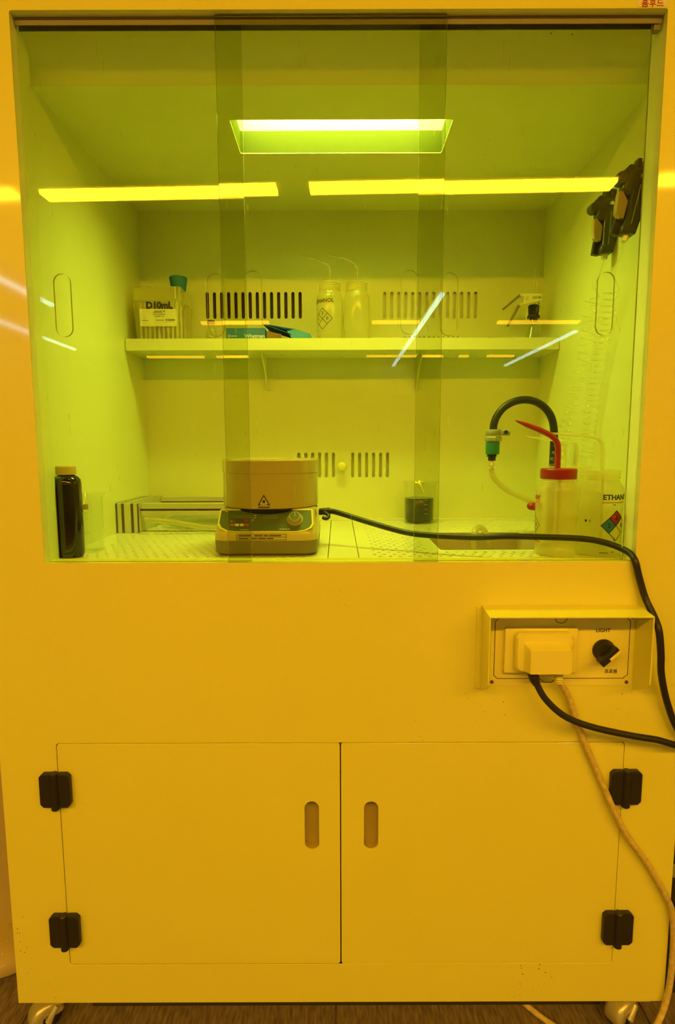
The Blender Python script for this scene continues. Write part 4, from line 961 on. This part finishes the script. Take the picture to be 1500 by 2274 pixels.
# caution label on the front
cl_ = build('caution_label', MB().box((SMx - 0.052, 0.0858, b0 + 0.0290), (SMx + 0.040, 0.0863, b0 + 0.0405)), 'yellowcap', SM)
cl_.location.y -= 0.0002
g = MB(); fy = 0.0853
pline([(SMx - 0.0515, b0 + 0.0295), (SMx + 0.0395, b0 + 0.0295), (SMx + 0.0395, b0 + 0.0400), (SMx - 0.0515, b0 + 0.0400), (SMx - 0.0515, b0 + 0.0295)], 0.0007, fy, g)
pline([(SMx - 0.0515, b0 + 0.0348), (SMx + 0.0395, b0 + 0.0348)], 0.0007, fy, g)
for z, segs in ((b0 + 0.0374, ((-0.048, -0.024), (-0.019, -0.004), (-0.002, 0.006), (0.008, 0.030))), (b0 + 0.0321, ((-0.048, -0.030), (-0.026, -0.014), (-0.012, 0.002), (0.004, 0.016)))):
    for a, b in segs: pline([(SMx + a, z), (SMx + b, z)], 0.0018, fy, g)
build('small_print', g, 'ink', SM, fix=False)
# drum
DC = (SMx - 0.0005, 0.2005)
dz = IZ0
dr = build('drum', MB().lathe([(0.070, 0.0835), (0.0900, 0.0835), (0.0945, 0.0860), (0.0952, 0.0900), (0.0952, 0.1490), (0.0945, 0.1497), (0.0945, 0.1507), (0.0960, 0.1515), (0.0960, 0.1745), (0.0940, 0.1772), (0.0780, 0.1775), (0.0740, 0.170), (0.060, 0.120), (0.0, 0.105)], (DC[0], DC[1], dz), 72), 'mantledrum', SM, smooth=35)
build('seat_gasket', MB().lathe([(0.060, 0.0780), (0.0905, 0.0780), (0.0935, 0.0815), (0.0900, 0.0836), (0.060, 0.0836)], (DC[0], DC[1], dz), 64), 'black', SM, smooth=35)
# warning triangle
fd = wrap(DC[0], DC[1], 0.0953, R(-1.5), dz + 0.0965)
tm = MB()
def tri(mb, s, c, d): 
    for k in range(6):
        a, b = k / 6, (k + 1) / 6
        w0, w1 = s * (1 - a), s * (1 - b)
        mb.add([fd(-w0 / 2, c + s * 0.866 * a, d), fd(w0 / 2, c + s * 0.866 * a, d), fd(w1 / 2, c + s * 0.866 * b, d), fd(-w1 / 2, c + s * 0.866 * b, d)], [(0, 1, 2, 3)])
tri(tm, 0.0235, -0.004, 0.0001); build('warning_triangle', tm, 'ink', SM, fix=False)
tm = MB(); tri(tm, 0.0165, -0.0018, 0.0003); build('warning_triangle_field', tm, 'yellowcap', SM, fix=False)
g = MB(); grid(g, -0.0022, 0.0005, 0.0022, 0.0060, lambda u, v, w: fd(u, v, w + 0.0004), 2, 1); grid(g, -0.0110, -0.0085, 0.0110, -0.0068, fd, 6, 1)
build('warning_mark', g, 'ink', SM, fix=False)
build('cord_socket', MB().box((SMx + 0.0950, 0.205, IZ0 + 0.062), (SMx + 0.1030, 0.228, IZ0 + 0.074)), 'black', SM, bevel=0.0015)

# ------------------------------------------------------------------ cords and plug
PC = thing('power_cable', (0.30, 0.0, 0.60), 'thick black power cord from the mantle over the sill to the socket', 'cord')
pth = [(-0.0400, 0.217, 0.9635), (-0.0178, 0.215, 0.9640), (0.0052, 0.200, 0.9602), (0.0585, 0.170, 0.9466), (0.1264, 0.140, 0.9311), (0.1753, 0.112, 0.9290), (0.2449, 0.083, 0.9300), (0.2970, 0.064, 0.9346), (0.3549, 0.0530, 0.9352), (0.4303, 0.0485, 0.9325), (0.4680, 0.0430, 0.9260), (0.4880, 0.0300, 0.9190), (0.4950, 0.0100, 0.9130), (0.4955, -0.0070, 0.9030), (0.5020, -0.0085, 0.8790), (0.5130, -0.0120, 0.8420), (0.5195, -0.0300, 0.8150), (0.5205, -0.0450, 0.7950), (0.5290, -0.0400, 0.7550), (0.5410, -0.0250, 0.7130), (0.5600, -0.0150, 0.6590), (0.5830, -0.0130, 0.6080), (0.6250, -0.0120, 0.5560), (0.6620, -0.012, 0.5330), (0.6750, -0.014, 0.5480), (0.6500, -0.018, 0.5720), (0.6100, -0.022, 0.5850), (0.5750, -0.026, 0.5875), (0.5379, -0.030, 0.5994), (0.4915, -0.032, 0.6084), (0.4219, -0.036, 0.6263), (0.3753, -0.038, 0.6465), (0.3438, -0.036, 0.6745), (0.3290, -0.032, 0.7000), (0.3235, -0.029, 0.7150)]
build('cord', MB().tube(pth, 0.0056, 12), 'rubber', PC, smooth=60)
build('strain_relief', MB().tube([(0.3290, -0.0320, 0.6990), (0.3255, -0.0300, 0.7080), (0.3225, -0.0285, 0.7205)], [0.0062, 0.0085, 0.0095], 14), 'rubber', PC, smooth=60)
build('cord_end', MB().tube([(-0.0345, 0.217, 0.9630), (-0.0190, 0.2155, 0.9642)], 0.0075, 12, sub=1).tube([(-0.030, 0.205, 0.962), (-0.022, 0.196, 0.957), (-0.026, 0.190, 0.952), (-0.034, 0.192, 0.954)], 0.0040, 8), 'rubber', PC, smooth=60)
PL = thing('power_plug', (0.335, -0.02, 0.73), 'bulky cream angled power plug in the hood socket', 'plug')
def prect(x0, z0, x1, z1, y, r): return [(x, y, z) for x, z in rect(x0, z0, x1, z1, r, 4)]
build('plug_body', MB().loft([prect(0.2960, 0.7175, 0.3905, 0.7850, -0.0137, 0.008), prect(0.2955, 0.7170, 0.3910, 0.7855, -0.0220, 0.010), prect(0.2980, 0.7190, 0.3885, 0.7835, -0.0260, 0.012)]), 'cream', PL, smooth=40)
build('plug_hump', MB().loft([prect(0.3080, 0.7185, 0.3845, 0.7700, -0.0258, 0.004), prect(0.3120, 0.7200, 0.3825, 0.7640, -0.0400, 0.004), prect(0.3135, 0.7215, 0.3815, 0.7610, -0.0440, 0.003)]), 'cream', PL, smooth=30)
WC = thing('white_cable', (0.50, -0.01, 0.3), 'dirty white cord hanging from the plug past the right door to the floor', 'cord')
wp = [(0.3690, -0.024, 0.7180), (0.3705, -0.020, 0.7060), (0.3770, -0.016, 0.6920), (0.3916, -0.011, 0.6691), (0.4074, -0.0095, 0.6283), (0.4251, -0.0085, 0.5830), (0.4515, -0.0082, 0.5247), (0.4680, -0.0110, 0.4880), (0.4782, -0.0125, 0.4655), (0.5049, -0.009, 0.4142), (0.5484, -0.0075, 0.3534), (0.5845, -0.0085, 0.2918), (0.5990, -0.0085, 0.2563), (0.6060, -0.0075, 0.1934), (0.6030, -0.008, 0.1021), (0.5860, -0.014, 0.0480), (0.5600, -0.024, 0.0220), (0.5280, -0.030, 0.0100), (0.4700, -0.024, 0.0062), (0.4200, -0.002, 0.0062), (0.380, 0.032, 0.0062), (0.345, 0.075, 0.0062), (0.300, 0.13, 0.0062)]
build('cord', MB().tube(wp, 0.0055, 10), 'cord', WC, smooth=60)
srl = MB()
for k in range(5):
    z = 0.7145 - 0.0042 * k; x = 0.3688 + 0.0006 * k * k * 0.3
    srl.lathe([(0, z - 0.0014), (0.0080 - 0.0004 * k, z - 0.0014), (0.0080 - 0.0004 * k, z + 0.0014), (0, z + 0.0014)], (x, -0.0225 + 0.0006 * k, 0), 14)
build('strain_relief', srl, 'cream', WC, smooth=35)

# ------------------------------------------------------------------ neighbours at the frame edge
PD = thing('pedestal', (-0.755, 0.24, 0.0), 'worn white round-footed pedestal left of the hood', 'pedestal')
build('round_foot', MB().lathe([(0, 0.004), (0.150, 0.004), (0.156, 0.008), (0.157, 0.020), (0.150, 0.034), (0.120, 0.048), (0.090, 0.054), (0, 0.054)], (-0.755, 0.255, 0), 56), 'ped', PD, smooth=40)
build('column', MB().prism(rect(-0.86, 0.20, -0.665, 0.36, 0.012, 4), 0.0545, 1.2, 'xy'), 'ped', PD, smooth=40)
build('cover_strip', MB().box((-0.735, 0.192, 0.055), (-0.700, 0.1995, 1.15)), 'ped', PD, bevel=0.001)
build('floor_pad', MB().lathe([(0, 0), (0.145, 0), (0.145, 0.004), (0, 0.004)], (-0.755, 0.255, 0.0001), 40), 'rubber', PD)
BN = thing('waste_bin', (0.80, 0.22, 0.0), 'dark plastic bin standing right of the hood', 'bin')
build('bin_body', MB().loft([[(x, y, 0.0002) for x, y in rect(0.645, 0.08, 0.95, 0.36, 0.03, 5)], [(x, y, 0.42) for x, y in rect(0.625, 0.06, 0.97, 0.38, 0.03, 5)]]), 'bin', BN, smooth=40)
build('bin_rim', MB().loft([[(x, y, 0.4202) for x, y in rect(0.620, 0.055, 0.975, 0.385, 0.03, 5)], [(x, y, 0.445) for x, y in rect(0.620, 0.055, 0.975, 0.385, 0.03, 5)]]), 'bin', BN, smooth=40)
build('bin_band', MB().loft([[(x, y, 0.262) for x, y in rect(0.6315, 0.066, 0.964, 0.374, 0.03, 5)], [(x, y, 0.290) for x, y in rect(0.6300, 0.064, 0.966, 0.376, 0.03, 5)]]), 'greynut', BN, smooth=40)
